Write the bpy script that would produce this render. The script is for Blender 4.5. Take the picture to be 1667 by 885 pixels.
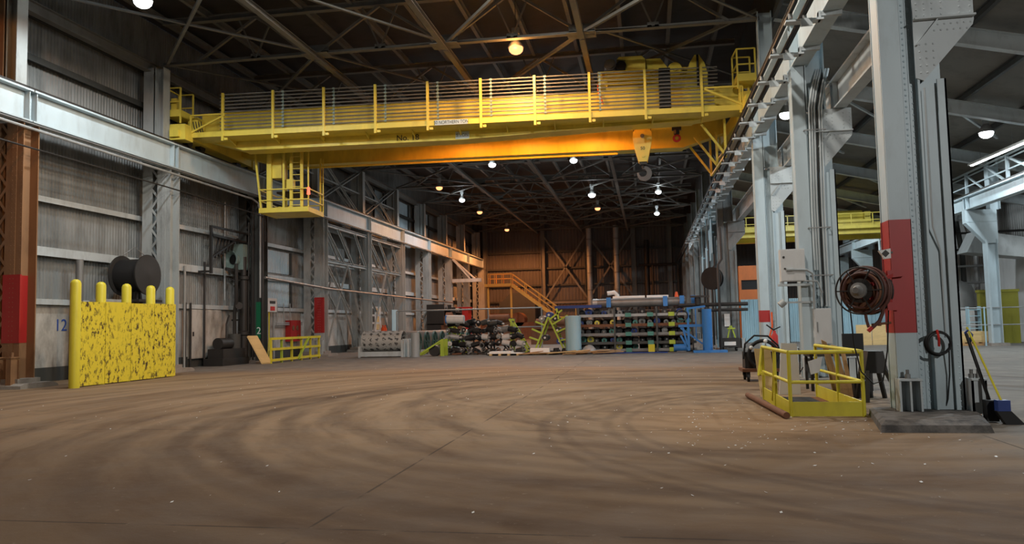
import bpy, bmesh, math, random
from mathutils import Vector, Matrix
from math import pi, sin, cos, radians
random.seed(7)
for o in list(bpy.data.objects): bpy.data.objects.remove(o)
S = bpy.context.scene
C = S.collection
# ------------------------------------------------------------------ camera
F, YAW, PITCH, ROLL, H = 1240.0, .1765, .0692, -.022, 1.65
cam = bpy.data.cameras.new('camera'); camo = bpy.data.objects.new('camera', cam); C.objects.link(camo)
cam.sensor_width = 36.0; cam.lens = 36.0*F/1667.0; cam.clip_end = 400
_f = Vector((-sin(YAW)*cos(PITCH), cos(YAW)*cos(PITCH), sin(PITCH)))
_r = Vector((cos(YAW), sin(YAW), 0)); _u = _r.cross(_f)
_r2 = _r*cos(ROLL)+_u*sin(ROLL); _u2 = -_r*sin(ROLL)+_u*cos(ROLL)
M4 = Matrix((_r2, _u2, -_f)).transposed().to_4x4(); M4.translation = (0, 0, H)
camo.matrix_world = M4
S.camera = camo
# ------------------------------------------------------------------ view, world
S.view_settings.view_transform = 'Standard'; S.view_settings.look = 'None'
S.view_settings.gamma = 1.0; S.view_settings.use_curve_mapping = False
S.view_settings.exposure = 0.0
W = bpy.data.worlds.new('world'); S.world = W; W.use_nodes = True
W.node_tree.nodes['Background'].inputs[0].default_value = (.8, .87, 1, 1)
W.node_tree.nodes['Background'].inputs[1].default_value = 0.012
# high-bay lamps that hang outside the frame, above and behind the camera
WHITE = (1.0, .97, .88); COOL = (.86, .95, 1.0); HPS = (1.0, .36, .07)
def lamp_light(name, loc, power, color, angle=168, blend=.25, radius=.22, parent=None):
    l = bpy.data.lights.new(name, 'SPOT'); l.energy = power; l.color = color
    l.spot_size = radians(angle); l.spot_blend = blend; l.shadow_soft_size = radius
    o = bpy.data.objects.new(name, l); C.objects.link(o); o.location = loc
    if parent: o.parent = parent
    return o
for (x, y, z, p, c) in [(-4.6, 20.3, 13.1, 2500, (1, .93, .82)), (.4, 13.0, 13.1, 2100, (1, .94, .86)), (-10.2, 20.3, 13.1, 1300, (1, .93, .82)),
                        (11.0, -8.0, 9.4, 5600, (1, .98, .94)), (12.0, 22.0, 9.6, 2300, COOL), (-15.4, 14.4, 12.2, 520, HPS), (-2.5, 3.0, 12.3, 60, (1, .9, .76)),
                        (16.5, 34.0, 9.6, 1700, COOL), (11.5, 46.0, 9.3, 1400, COOL), (12.0, 62.0, 9.3, 1300, COOL)]:
    lamp_light('highbay_light', (x, y, z), p, c, 179, .04)
# ------------------------------------------------------------------ materials
def srgb(r, g, b):
    f = lambda c: (c/255/12.92 if c/255 <= .04045 else ((c/255+.055)/1.055)**2.4)
    return (f(r), f(g), f(b), 1)
MATS = {}
def nt(name):
    m = bpy.data.materials.new(name); m.use_nodes = True
    t = m.node_tree; b = t.nodes['Principled BSDF']; return m, t, b
def N(t, typ, **kw):
    n = t.nodes.new(typ)
    for k, v in kw.items():
        if k.startswith('_'): setattr(n, k[1:], v)
        else: n.inputs[k.replace('__', ' ')].default_value = v
    return n
def coords(t, scale=(1, 1, 1)):
    tc = N(t, 'ShaderNodeTexCoord'); mp = N(t, 'ShaderNodeMapping'); mp.inputs['Scale'].default_value = scale
    t.links.new(tc.outputs['Object'], mp.inputs['Vector']); return mp.outputs['Vector']
def noise(t, vec, scale, detail=4, rough=.6):
    n = N(t, 'ShaderNodeTexNoise', Scale=scale, Detail=detail, Roughness=rough); t.links.new(vec, n.inputs['Vector']); return n.outputs['Fac']
def ramp(t, fac, a, b, ca=(0, 0, 0, 1), cb=(1, 1, 1, 1)):
    r = N(t, 'ShaderNodeValToRGB'); e = r.color_ramp.elements
    e[0].position = a; e[1].position = b; e[0].color = ca; e[1].color = cb; t.links.new(fac, r.inputs['Fac']); return r.outputs['Color']
def mix(t, fac, a, b, mode='MIX'):
    m = N(t, 'ShaderNodeMix', _data_type='RGBA', _blend_type=mode)
    for s, v in ((m.inputs[0], fac), (m.inputs[6], a), (m.inputs[7], b)):
        if hasattr(v, 'node'): t.links.new(v, s)
        else: s.default_value = v
    return m.outputs[2]
def paint(name, rgb, rough=.55, metal=0.0, dirt=.35, dcol=(60, 50, 42), scale=1.0, stretch=(1, 1, .35), lo=.5, hi=.8, bump=.0):
    """painted or bare surface with streaky grime"""
    m, t, b = nt(name); v = coords(t, stretch)
    f = ramp(t, noise(t, v, 2.2*scale, 6, .65), lo, hi)
    mul = N(t, 'ShaderNodeMath', _operation='MULTIPLY'); mul.inputs[1].default_value = dirt; t.links.new(f, mul.inputs[0])
    base = srgb(*rgb)
    n2 = ramp(t, noise(t, v, .7*scale, 3), .3, .7, tuple(c*.88 for c in base[:3])+(1,), tuple(min(1, c*1.1) for c in base[:3])+(1,))
    t.links.new(mix(t, mul.outputs[0], n2, srgb(*dcol)), b.inputs['Base Color'])
    b.inputs['Roughness'].default_value = rough; b.inputs['Metallic'].default_value = metal
    if bump:
        bp = N(t, 'ShaderNodeBump', Strength=bump, Distance=.02); t.links.new(noise(t, v, 14*scale, 3), bp.inputs['Height']); t.links.new(bp.outputs[0], b.inputs['Normal'])
    MATS[name] = m; return m
def flat(name, rgb, rough=.5, metal=0.0):
    m, t, b = nt(name); b.inputs['Base Color'].default_value = srgb(*rgb); b.inputs['Roughness'].default_value = rough; b.inputs['Metallic'].default_value = metal
    MATS[name] = m; return m
def emit(name, col, s):
    m, t, b = nt(name); b.inputs['Base Color'].default_value = (0, 0, 0, 1); b.inputs['Emission Color'].default_value = (*col, 1); b.inputs['Emission Strength'].default_value = s
    MATS[name] = m; return m
paint('grey_paint', (186, 194, 196), .5, 0, .45, (92, 88, 84))
paint('pale_paint', (180, 196, 202), .45, 0, .32, (110, 104, 98))
paint('left_paint', (166, 171, 170), .5, 0, .6, (74, 72, 68))
paint('dark_paint', (66, 68, 66), .6, 0, .6, (34, 32, 30))
paint('column_brown', (142, 106, 74), .6, 0, .6, (74, 54, 40))  # browner, streaky tone given to the first left wall column
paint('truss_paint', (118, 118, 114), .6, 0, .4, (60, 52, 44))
paint('red_paint', (168, 36, 34), .5, 0, .25, (92, 24, 22))
paint('crane_yellow', (226, 208, 84), .45, 0, .35, (130, 110, 46))
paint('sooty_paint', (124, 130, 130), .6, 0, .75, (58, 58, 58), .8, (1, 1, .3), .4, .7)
paint('dark_green', (46, 80, 72), .5, 0, .3, (24, 36, 34))
paint('pad_concrete', (104, 100, 96), .85, 0, .8, (44, 42, 42), 1.6, (1, 1, 1), .42, .62, .5)
paint('old_hose', (92, 58, 50), .6, 0, .5, (50, 36, 32), 3)
paint('olive_screen', (134, 132, 40), .6, 0, .3, (80, 80, 30))
flat('hook_grey', (92, 92, 94), .5)
paint('stair_paint', (206, 160, 70), .5, 0, .3, (120, 86, 50))
paint('safety_yellow', (214, 202, 56), .45, 0, .35, (120, 104, 40))
paint('lime_paint', (168, 190, 60), .5, 0, .35, (60, 70, 30))
paint('blue_paint', (58, 126, 196), .45, 0, .3, (24, 50, 84))
paint('navy_paint', (34, 60, 128), .5, 0, .3, (20, 28, 50))
paint('teal_paint', (78, 138, 126), .55, 0, .3, (30, 60, 58))
paint('green_paint', (22, 110, 74), .5, 0, .2, (14, 60, 40))
paint('orange_paint', (226, 122, 50), .5, 0, .3, (120, 66, 30))
paint('rust', (118, 78, 54), .8, 0, .6, (64, 42, 32), 2)
paint('steel', (128, 128, 126), .45, .3, .4, (60, 56, 52))
paint('dark_steel', (52, 50, 48), .55, .3, .4, (28, 26, 24))
paint('black_rubber', (24, 24, 25), .65, 0, .3, (50, 46, 42))
paint('wood', (176, 138, 92), .75, 0, .5, (110, 78, 46), 2, (1, 6, 1))
paint('plywood', (214, 186, 130), .7, 0, .4, (160, 124, 76), 1.2, (1, 1, 4))
paint('concrete', (142, 136, 128), .85, 0, .5, (74, 66, 60), 1.5, (1, 1, 1), bump=.3)
paint('white_panel', (206, 206, 204), .5, 0, .3, (130, 124, 116))
paint('pale_blue', (164, 200, 214), .5, 0, .25, (110, 130, 138))
paint('wrap_blue', (150, 188, 202), .3, 0, .45, (180, 196, 200), 2.2, (1, 1, .12), .4, .7)
paint('fan_green', (128, 150, 146), .5, 0, .4, (70, 76, 72))
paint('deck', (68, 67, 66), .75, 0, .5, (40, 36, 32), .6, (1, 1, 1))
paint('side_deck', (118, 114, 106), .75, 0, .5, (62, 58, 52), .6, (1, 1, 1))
paint('galv', (164, 168, 168), .45, .2, .4, (84, 84, 82), 1.5)
paint('wall_metal', (140, 142, 140), .5, .1, .62, (66, 64, 60), .9, (1, 1, .28), .42, .78)
paint('back_metal', (98, 94, 92), .6, 0, .5, (54, 52, 52), .6, (1, 1, .3))
paint('wall_base', (190, 188, 182), .6, 0, .75, (84, 78, 72), .8, (1, 1, .5), .4, .75)
paint('window_sheet', (176, 196, 206), .45, 0, .3, (110, 120, 124), 1.2, (1, 1, .3))
flat('black', (14, 14, 15), .6); flat('white', (232, 232, 228), .5); flat('sign_blue', (40, 62, 96), .5); flat('sign_pale', (184, 204, 214), .5)
flat('text_dark', (26, 28, 38), .6); flat('text_blue', (46, 78, 158), .6); flat('red_plain', (190, 40, 34), .5); flat('orange_plain', (226, 92, 40), .5)
emit('bulb_white', (.93, .98, 1), 6); emit('bulb_hps', (1, .37, .14), 2.5); emit('tube_light', (.95, 1, 1), 8); emit('spark', (.95, .98, 1), 14)
emit('beacon', (1, .12, .06), 2.5)
def chipped(name, rgb, dark):
    m, t, b = nt(name); v = coords(t, (1, 1, .6))
    a = noise(t, v, 7.5, 8, .75); c = ramp(t, a, .53, .565)
    d = ramp(t, noise(t, v, .8, 2), .3, .52); mm = N(t, 'ShaderNodeMath', _operation='MULTIPLY'); t.links.new(c, mm.inputs[0]); t.links.new(d, mm.inputs[1])
    t.links.new(mix(t, mm.outputs[0], srgb(*rgb), srgb(*dark)), b.inputs['Base Color']); b.inputs['Roughness'].default_value = .5
    MATS[name] = m
chipped('barrier_yellow', (228, 208, 54), (74, 56, 30))
def mottled(name, a, c):
    m, t, b = nt(name); v = coords(t); sp = N(t, 'ShaderNodeSeparateXYZ'); t.links.new(v, sp.inputs[0])
    def ma(op, x, y=None):
        n = N(t, 'ShaderNodeMath', _operation=op)
        for i, q in enumerate((x, y)):
            if q is None: continue
            if hasattr(q, 'node'): t.links.new(q, n.inputs[i])
            else: n.inputs[i].default_value = q
        return n.outputs[0]
    # dark punched blots in staggered rows round the shell
    ang = ma('ARCTAN2', ma('SUBTRACT', sp.outputs[2], .86), ma('SUBTRACT', sp.outputs[1], .1)); nz = noise(t, v, 9, 3)
    w = ma('MULTIPLY', ma('SUBTRACT', nz, .5), 1.6)
    u = ma('SUBTRACT', ma('FRACT', ma('ADD', ma('MULTIPLY', sp.outputs[0], 2.6), w)), .5); q = ma('SUBTRACT', ma('FRACT', ma('ADD', ma('MULTIPLY', ang, 1.9), w)), .5)
    d = ma('SQRT', ma('ADD', ma('MULTIPLY', u, u), ma('MULTIPLY', q, q)))
    t.links.new(ramp(t, d, .2, .3, srgb(*c), srgb(*a)), b.inputs['Base Color']); b.inputs['Roughness'].default_value = .4; b.inputs['Metallic'].default_value = .1
    MATS[name] = m
mottled('mottled_steel', (176, 176, 172), (66, 66, 64))
def floor_material():
    m, t, b = nt('floor_dust'); L = t.links
    tc = N(t, 'ShaderNodeTexCoord'); P = tc.outputs['Object']
    sep = N(t, 'ShaderNodeSeparateXYZ'); L.new(P, sep.inputs[0]); X, Y = sep.outputs[0], sep.outputs[1]
    def ma(op, a, bb=None, c=None):
        n = N(t, 'ShaderNodeMath', _operation=op)
        for i, v in enumerate((a, bb, c)):
            if v is None: continue
            if hasattr(v, 'node'): L.new(v, n.inputs[i])
            else: n.inputs[i].default_value = v
        return n.outputs[0]
    def sm(v, a, bb):
        n = N(t, 'ShaderNodeMapRange', _interpolation_type='SMOOTHSTEP'); L.new(v, n.inputs[0]); n.inputs[1].default_value = a; n.inputs[2].default_value = bb; return n.outputs[0]
    n1 = noise(t, P, .22, 5, .6); n2 = noise(t, P, 1.3, 6, .65); n3 = noise(t, P, 9, 5, .7)
    # turning trucks have combed the dust into arcs about one point
    tx = ma('SUBTRACT', X, 2.0); ty = ma('SUBTRACT', Y, 15.6); tr = ma('SQRT', ma('ADD', ma('MULTIPLY', tx, tx), ma('MULTIPLY', ty, ty)))
    cv = N(t, 'ShaderNodeCombineXYZ'); L.new(ma('MULTIPLY', ma('ADD', tr, ma('MULTIPLY', n1, 1.5)), 1.5), cv.inputs[0]); L.new(ma('MULTIPLY', ma('ARCTAN2', ty, ma('MULTIPLY', tx, -1)), 2.2), cv.inputs[1]); n4 = noise(t, cv.outputs[0], .9, 5, .62)
    wob = ma('MULTIPLY', ma('SUBTRACT', n1, .5), 9)
    # brown dust lies over the driven part of the bay, bare grey concrete beyond and in the side bay
    far = ma('SUBTRACT', 1, sm(ma('ADD', Y, wob), 27, 31.5)); rightm = ma('SUBTRACT', 1, sm(ma('ADD', X, ma('MULTIPLY', wob, .35)), 3.0, 6.2))
    dust = ma('MULTIPLY', far, rightm)
    dust = ma('MULTIPLY', dust, ma('ADD', .55, ma('MULTIPLY', n2, .8)))
    grey = ramp(t, n2, .3, .75, srgb(94, 93, 90), srgb(132, 129, 122))
    brown = ramp(t, n4, .3, .72, srgb(96, 75, 55), srgb(154, 131, 104))
    col = mix(t, dust, grey, brown)
    # orange clay patch beside the pit
    dx = ma('SUBTRACT', X, 1.2); dy = ma('SUBTRACT', Y, 13.0); rr = ma('SQRT', ma('ADD', ma('MULTIPLY', dx, dx), ma('MULTIPLY', ma('MULTIPLY', dy, dy), .5)))
    col = mix(t, ma('MULTIPLY', ma('SUBTRACT', 1, sm(ma('ADD', rr, ma('MULTIPLY', n2, 2)), 1.2, 3.6)), .35), col, srgb(160, 120, 72))
    # tyre arcs
    for (cx, cy, r0, w, st, ph) in [(2.06, 15.7, 10.1, .22, .8, 0), (2.05, 15.8, 10.75, .16, .7, 0), (2.03, 15.8, 9.3, .14, .45, 0), (.68, 13.7, 9.57, .26, .7, 1), (.68, 13.7, 8.75, .2, .55, 1),
                                    (6.19, 13.05, 8.27, .1, .6, 2), (6.19, 13.05, 7.95, .08, .5, 2), (6.19, 13.05, 7.2, .1, .6, 2), (6.19, 13.05, 6.9, .08, .5, 2), (2.69, 17.5, 10.5, .22, .5, 3), (2.69, 17.5, 9.7, .18, .45, 3),
                                    (2.69, 17.5, 8.2, .14, .4, 3), (0, -3, 8.9, .12, .6, 5), (.5, 20, 6.0, .1, .45, 6), (.5, 20, 6.5, .1, .4, 6)]:
        ddx = ma('SUBTRACT', X, cx); ddy = ma('SUBTRACT', Y, cy); r = ma('SQRT', ma('ADD', ma('MULTIPLY', ddx, ddx), ma('MULTIPLY', ddy, ddy)))
        band = ma('SUBTRACT', 1, sm(ma('ABSOLUTE', ma('SUBTRACT', ma('ADD', r, ma('MULTIPLY', n1, .6)), r0)), w*.3, w*1.5))
        col = mix(t, ma('MULTIPLY', ma('MULTIPLY', band, st*.6), ma('MULTIPLY', sm(n1, .28, .5), ma('ADD', .4, n2))), col, srgb(60, 44, 32))
    # dark brown mottled tone, stronger toward the near end
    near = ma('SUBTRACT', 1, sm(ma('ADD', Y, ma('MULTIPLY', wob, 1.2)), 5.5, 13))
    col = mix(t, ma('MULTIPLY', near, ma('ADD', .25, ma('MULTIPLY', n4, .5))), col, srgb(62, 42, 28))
    # wide dark sweeps, stains
    col = mix(t, ma('MULTIPLY', sm(n4, .55, .8), .38), col, srgb(80, 60, 44))
    col = mix(t, ma('MULTIPLY', sm(noise(t, P, .5, 6, .7), .56, .72), .45), col, srgb(72, 62, 54))
    col = mix(t, ma('MULTIPLY', sm(n3, .62, .75), .3), col, srgb(178, 166, 148))
    # slab joints
    for ax, c0 in ((X, -2.85), (X, 4.45), (Y, 6.05), (Y, 11.9), (X, -11.0), (Y, 24.3)):
        d = ma('ABSOLUTE', ma('SUBTRACT', ax, c0))
        col = mix(t, ma('MULTIPLY', ma('SUBTRACT', 1, sm(d, .006, .022)), ma('MULTIPLY', sm(n2, .38, .55), .75)), col, srgb(44, 36, 30))
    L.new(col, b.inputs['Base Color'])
    L.new(ramp(t, n2, .3, .7, (.78, .78, .78, 1), (.95, .95, .95, 1)), b.inputs['Roughness']); b.inputs['Specular IOR Level'].default_value = .25
    bp = N(t, 'ShaderNodeBump', Strength=.25, Distance=.02); L.new(n3, bp.inputs['Height']); L.new(bp.outputs[0], b.inputs['Normal'])
    MATS['floor_dust'] = m
floor_material()
# ------------------------------------------------------------------ mesh builder
class MB:
    def __init__(s): s.v = []; s.f = []
    def add(s, vs, fs):
        o = len(s.v); s.v += [Vector(v) for v in vs]; s.f += [tuple(i+o for i in f) for f in fs]; return s
    def box(s, x0, x1, y0, y1, z0, z1):
        return s.add([(x0, y0, z0), (x1, y0, z0), (x1, y1, z0), (x0, y1, z0), (x0, y0, z1), (x1, y0, z1), (x1, y1, z1), (x0, y1, z1)],
                     [(0, 3, 2, 1), (4, 5, 6, 7), (0, 1, 5, 4), (1, 2, 6, 5), (2, 3, 7, 6), (3, 0, 4, 7)])
    def frame(s, p, q, up=(0, 0, 1)):
        p = Vector(p); q = Vector(q); d = (q-p).normalized(); u = Vector(up)
        if abs(d.dot(u)) > .98: u = Vector((0, 1, 0)) if abs(d.y) < .9 else Vector((1, 0, 0))
        a = d.cross(u).normalized(); return p, q, a, a.cross(d).normalized()
    def prof(s, p, q, pts, up=(0, 0, 1)):
        p, q, a, b = s.frame(p, q, up); n = len(pts)
        vs = [p+a*x+b*y for x, y in pts]+[q+a*x+b*y for x, y in pts]
        return s.add(vs, [tuple(range(n-1, -1, -1)), tuple(range(n, 2*n))]+[(i, (i+1) % n, n+(i+1) % n, n+i) for i in range(n)])
    def bar(s, p, q, w, h=None, up=(0, 0, 1)):
        h = h or w; return s.prof(p, q, [(-w/2, -h/2), (w/2, -h/2), (w/2, h/2), (-w/2, h/2)], up)
    def ibeam(s, p, q, w, h, tf=.03, tw=.02, up=(0, 0, 1)):
        a, b, c, d = w/2, h/2, tw/2, h/2-tf
        return s.prof(p, q, [(-a, -b), (a, -b), (a, -d), (c, -d), (c, d), (a, d), (a, b), (-a, b), (-a, d), (-c, d), (-c, -d), (-a, -d)], up)
    def angle(s, p, q, w, tk=.015, up=(0, 0, 1)):
        return s.prof(p, q, [(0, 0), (w, 0), (w, tk), (tk, tk), (tk, w), (0, w)], up)
    def cyl(s, p, q, r, r2=None, n=16, caps=True):
        r2 = r if r2 is None else r2; p, q, a, b = s.frame(p, q); vs = []
        for c, rr in ((p, r), (q, r2)): vs += [c+(a*cos(2*pi*i/n)+b*sin(2*pi*i/n))*rr for i in range(n)]
        return s.add(vs, [(i, (i+1) % n, n+(i+1) % n, n+i) for i in range(n)]+([tuple(range(n-1, -1, -1)), tuple(range(n, 2*n))] if caps else []))
    def lathe(s, p, axis, prof, n=24):
        """prof: list of (distance along axis, radius)"""
        p = Vector(p); _, _, a, b = s.frame(p, p+Vector(axis)); d = Vector(axis).normalized(); o = []
        for t_, r in prof: o += [p+d*t_+(a*cos(2*pi*i/n)+b*sin(2*pi*i/n))*max(r, .0005) for i in range(n)]
        k = len(prof)
        return s.add(o, [(j*n+i, j*n+(i+1) % n, (j+1)*n+(i+1) % n, (j+1)*n+i) for j in range(k-1) for i in range(n)]+[tuple(range(n-1, -1, -1)), tuple(range((k-1)*n, k*n))])
    def tube(s, pts, r, n=8, closed=False):
        pts = [Vector(p) for p in pts]; m = len(pts); vs = []; pa = None
        for i, p in enumerate(pts):
            a = pts[i-1] if (i or closed) else p; b = pts[(i+1) % m] if (i < m-1 or closed) else p
            d = (b-a).normalized()
            if pa is None:
                u = Vector((0, 0, 1)) if abs(d.z) < .9 else Vector((1, 0, 0)); pa = d.cross(u).normalized()
            else: pa = (pa-d*pa.dot(d)).normalized()
            pb = d.cross(pa); vs += [p+(pa*cos(2*pi*j/n)+pb*sin(2*pi*j/n))*r for j in range(n)]
        fs = [(i*n+j, i*n+(j+1) % n, ((i+1) % m)*n+(j+1) % n, ((i+1) % m)*n+j) for i in range(m if closed else m-1) for j in range(n)]
        if not closed: fs += [tuple(range(n-1, -1, -1)), tuple(range((m-1)*n, m*n))]
        return s.add(vs, fs)
    def ring(s, c, axis, R, r, n=28, k=8):
        c = Vector(c); _, _, a, b = s.frame(c, c+Vector(axis))
        return s.tube([c+(a*cos(2*pi*i/n)+b*sin(2*pi*i/n))*R for i in range(n)], r, k, True)
    def poly(s, pts, vec):
        """flat polygon (3d points) extruded by vec"""
        v = Vector(vec); n = len(pts); P = [Vector(p) for p in pts]
        return s.add(P+[p+v for p in P], [tuple(range(n-1, -1, -1)), tuple(range(n, 2*n))]+[(i, (i+1) % n, n+(i+1) % n, n+i) for i in range(n)])
    def rivet(s, p, nrm, r=.02):
        p = Vector(p); d = Vector(nrm); return s.lathe(p-d*.002, d, [(0, r), (r*.5, r*.75), (r*.7, r*.2)], 6)
    def sphere(s, c, r, n=12, sq=1.0):
        return s.lathe(Vector(c)-Vector((0, 0, r*sq)), (0, 0, 1), [(r*sq*(1-cos(pi*i/n)), r*sin(pi*i/n)) for i in range(n+1)], 2*n)
    def build(s, name, mat, parent=None, smooth=False, off=None):
        me = bpy.data.meshes.new(name); o = Vector(off) if off is not None else (ORG.get(parent.name) if parent else None)
        vs = [v-o for v in s.v] if o is not None else s.v
        me.from_pydata([tuple(v) for v in vs], [], s.f)
        bm = bmesh.new(); bm.from_mesh(me); bmesh.ops.recalc_face_normals(bm, faces=bm.faces); bm.to_mesh(me); bm.free()
        if smooth:
            for p in me.polygons: p.use_smooth = True
            try: me.set_sharp_from_angle(angle=radians(38))
            except Exception: pass
        me.materials.append(MATS[mat]); ob = bpy.data.objects.new(name, me); C.objects.link(ob)
        if parent:
            ob.parent = parent; ORG[ob.name] = ORG.get(parent.name)
        elif o is not None: ob.location = o
        return ob
ORG = {}
def tag(o, label=None, cat=None, group=None, kind=None):
    if label: o['label'] = label
    if cat: o['category'] = cat
    if group: o['group'] = group
    if kind: o['kind'] = kind
    return o
def thing(name, label, cat, loc=(0, 0, 0), rotz=0, group=None, local=False):
    """an Empty at the thing's base; its parts are given in world coordinates, or in its own when local"""
    o = bpy.data.objects.new(name, None); C.objects.link(o); o.location = loc; o.rotation_euler = (0, 0, rotz); o.empty_display_size = .2
    ORG[o.name] = Vector((0, 0, 0)) if local else Vector(loc)
    return tag(o, label, cat, group)
def one(mb, name, mat, label, cat, loc, group=None, smooth=False):
    return tag(mb.build(name, mat, None, smooth, off=loc), label, cat, group)
def struct(mb, name, mat, smooth=False): return tag(mb.build(name, mat, None, smooth), kind='structure')
def dup(root, loc, label=None, rotz=None, group=None):
    r = root.copy(); C.objects.link(r); r.location = loc
    if rotz is not None: r.rotation_euler = (0, 0, rotz)
    if label: r['label'] = label
    if group: r['group'] = group
    for ch in list(root.children):
        c = ch.copy(); C.objects.link(c); c.parent = r
        for g in list(ch.children):
            d = g.copy(); C.objects.link(d); d.parent = c
    return r
def text(body, size, loc, xdir, updir, mat, name, parent, depth=.004, squash=1.0):
    cu = bpy.data.curves.new(name, 'FONT'); cu.body = body; cu.size = size; cu.align_x = 'CENTER'; cu.align_y = 'CENTER'; cu.extrude = depth
    tmp = bpy.data.objects.new('tmp_text', cu); C.objects.link(tmp); bpy.context.view_layer.update()
    me = bpy.data.meshes.new_from_object(tmp.evaluated_get(bpy.context.evaluated_depsgraph_get())); bpy.data.objects.remove(tmp)
    x = Vector(xdir).normalized(); u = Vector(updir).normalized(); z = x.cross(u)
    o = ORG.get(parent.name, Vector()) if parent else Vector()
    for v in me.vertices:
        c = v.co.copy(); v.co = Vector(loc)-o+x*c.x*squash+u*c.y+z*c.z
    me.materials.clear(); me.materials.append(MATS[mat]); ob = bpy.data.objects.new(name, me); C.objects.link(ob)
    if parent: ob.parent = parent
    return ob
ORD = ['first', 'second', 'third', 'fourth', 'fifth', 'sixth', 'seventh', 'eighth', 'ninth', 'tenth', 'eleventh', 'twelfth']
YK = [13.6+7.62*k for k in range(12)]       # column lines, 25 ft apart
XL, XR = -19.7, 3.95
NUM = ORD+['thirteenth', 'fourteenth', 'fifteenth', 'sixteenth', 'seventeenth', 'eighteenth', 'nineteenth', 'twentieth', 'twenty-first', 'twenty-second', 'twenty-third', 'twenty-fourth']
# ================================================================== the shell
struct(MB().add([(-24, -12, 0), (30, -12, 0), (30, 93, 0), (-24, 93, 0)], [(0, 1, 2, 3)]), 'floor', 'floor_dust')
def corrugated(x, y0, y1, z0, z1, pitch, depth, sgn=1, axis='y'):
    m = MB(); prof = []; n = int((y1-y0)/pitch)
    for i in range(n+1):
        y = y0+i*pitch
        prof += [(y, 0), (y+pitch*.35, 0), (y+pitch*.5, depth), (y+pitch*.85, depth)]
    vs = []
    for y, d in prof:
        for z in (z0, z1): vs.append((x+sgn*d, y, z) if axis == 'y' else (y, x+sgn*d, z))
    return m.add(vs, [(2*i, 2*i+2, 2*i+3, 2*i+1) for i in range(len(prof)-1)])
struct(corrugated(-21.4, 8, 92, 2.8, 15.4, .16, .035), 'wall_left', 'wall_metal')
struct(MB().box(-21.42, -21.2, 8, 92, .0, .5), 'baseboard_left', 'dark_paint')
struct(corrugated(92.1, -21.4, 5, 0, 15.4, .4, -.05, 1, 'x'), 'wall_back', 'back_metal')
struct(corrugated(92.1, 5, 24, 0, 15.4, .4, -.05, 1, 'x'), 'wall_back_side_bay', 'back_metal')
struct(corrugated(24.0, 20, 92, 0, 12, .3, -.05), 'wall_right', 'wall_metal')
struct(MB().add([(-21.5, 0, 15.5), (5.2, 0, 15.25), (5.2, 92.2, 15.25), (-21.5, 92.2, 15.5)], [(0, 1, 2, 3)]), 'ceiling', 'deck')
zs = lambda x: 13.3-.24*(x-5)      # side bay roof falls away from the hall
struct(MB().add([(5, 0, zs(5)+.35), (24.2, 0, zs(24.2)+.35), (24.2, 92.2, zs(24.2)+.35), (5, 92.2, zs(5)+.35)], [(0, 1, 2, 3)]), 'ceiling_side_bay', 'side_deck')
struct(MB().box(4.85, 5.0, 24, 92, 12.7, 15.4), 'wall_right_upper', 'dark_paint')
# lower wall of dirty white panels, one per bay, with joints
for k in range(0, 10):
    m = MB(); y0 = YK[k]
    for i in range(4): m.box(-21.3, -21.22, y0+i*1.905+.02, y0+(i+1)*1.905-.02, .5, 2.82)
    struct(m, 'wall_left_lower', 'wall_base')
# girts along the left wall
gi = 0
for z, h, mt in ((2.85, .12, 'grey_paint'), (4.66, .2, 'grey_paint'), (6.5, .12, 'grey_paint'), (10.0, .1, 'dark_paint'), (11.42, .14, 'dark_paint'), (13.0, .16, 'dark_paint')):
    gi += 1; struct(MB().box(-21.36, -21.08, 8, 92, z-h/2, z+h/2).box(-21.1, -21.05, 8, 92, z-h, z+h/2+.02), f'trim_{gi}', mt)
# eave beam
gi += 1; struct(MB().ibeam((-20.65, 8, 12.95), (-20.65, 92, 12.95), .3, .42), f'trim_{gi}', 'truss_paint')
# pale daylight sheets let into the wall, framed
wi = 0
for (y0, y1, z0, z1) in [(YK[3]+1.2, YK[4]-1.3, 4.95, 6.25), (YK[3]+1.2, YK[4]-1.3, 3.0, 4.5), (YK[6]+.9, YK[7]-1.0, 9.9, 12.7), (YK[5]+5.6, YK[6]+.1, 9.9, 12.7), (YK[7]+.7, YK[8]-2.2, 9.9, 12.7)]:
    wi += 1; w = struct(corrugated(-21.33, y0, y1, z0, z1, .2, .03), f'window_{wi}', 'window_sheet')
    m = MB().box(-21.3, -21.2, y0-.08, y0, z0, z1).box(-21.3, -21.2, y1, y1+.2, z0, z1)
    if z0 > 9: m.box(-21.3, -21.16, y0, y1, 11.35, 11.5)
    if wi == 5: m.box(-21.3, -21.18, y0+1.7, y0+1.85, z0, z1).box(-21.3, -21.18, y0+3.4, y0+3.55, z0, z1)
    tag(m.build('window_frame', 'dark_paint', w), kind='structure')
# girts and posts of the far end wall
for z in (2.2, 4.4, 6.35, 8.4, 10.4):
    gi += 1; struct(MB().box(-21, 5, 91.7, 91.98, z-.1, z+.1), f'trim_{gi}', 'dark_paint')
# roof purlins over the hall
for i in range(12):
    x = -20.2+i*2.15; gi += 1
    struct(MB().ibeam((x, 0, 15.08-.01*i), (x, 92, 15.08-.01*i), .16, .3), f'trim_{gi}', 'truss_paint')
for i in range(7):
    x = 6.3+i*2.6; gi += 1
    struct(MB().ibeam((x, 0, zs(x)+.18), (x, 92, zs(x)+.18), .16, .28), f'trim_{gi}', 'dark_paint')
# sheet joints painted as a wall number
t = text('12', .62, (-21.21, 24.6, 1.98), (0, 1, 0), (0, 0, 1), 'text_blue', 'wall_number', None, .003); tag(t, 'blue hand painted 12 on the dirty white wall by the yellow barrier', 'marking')
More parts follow.
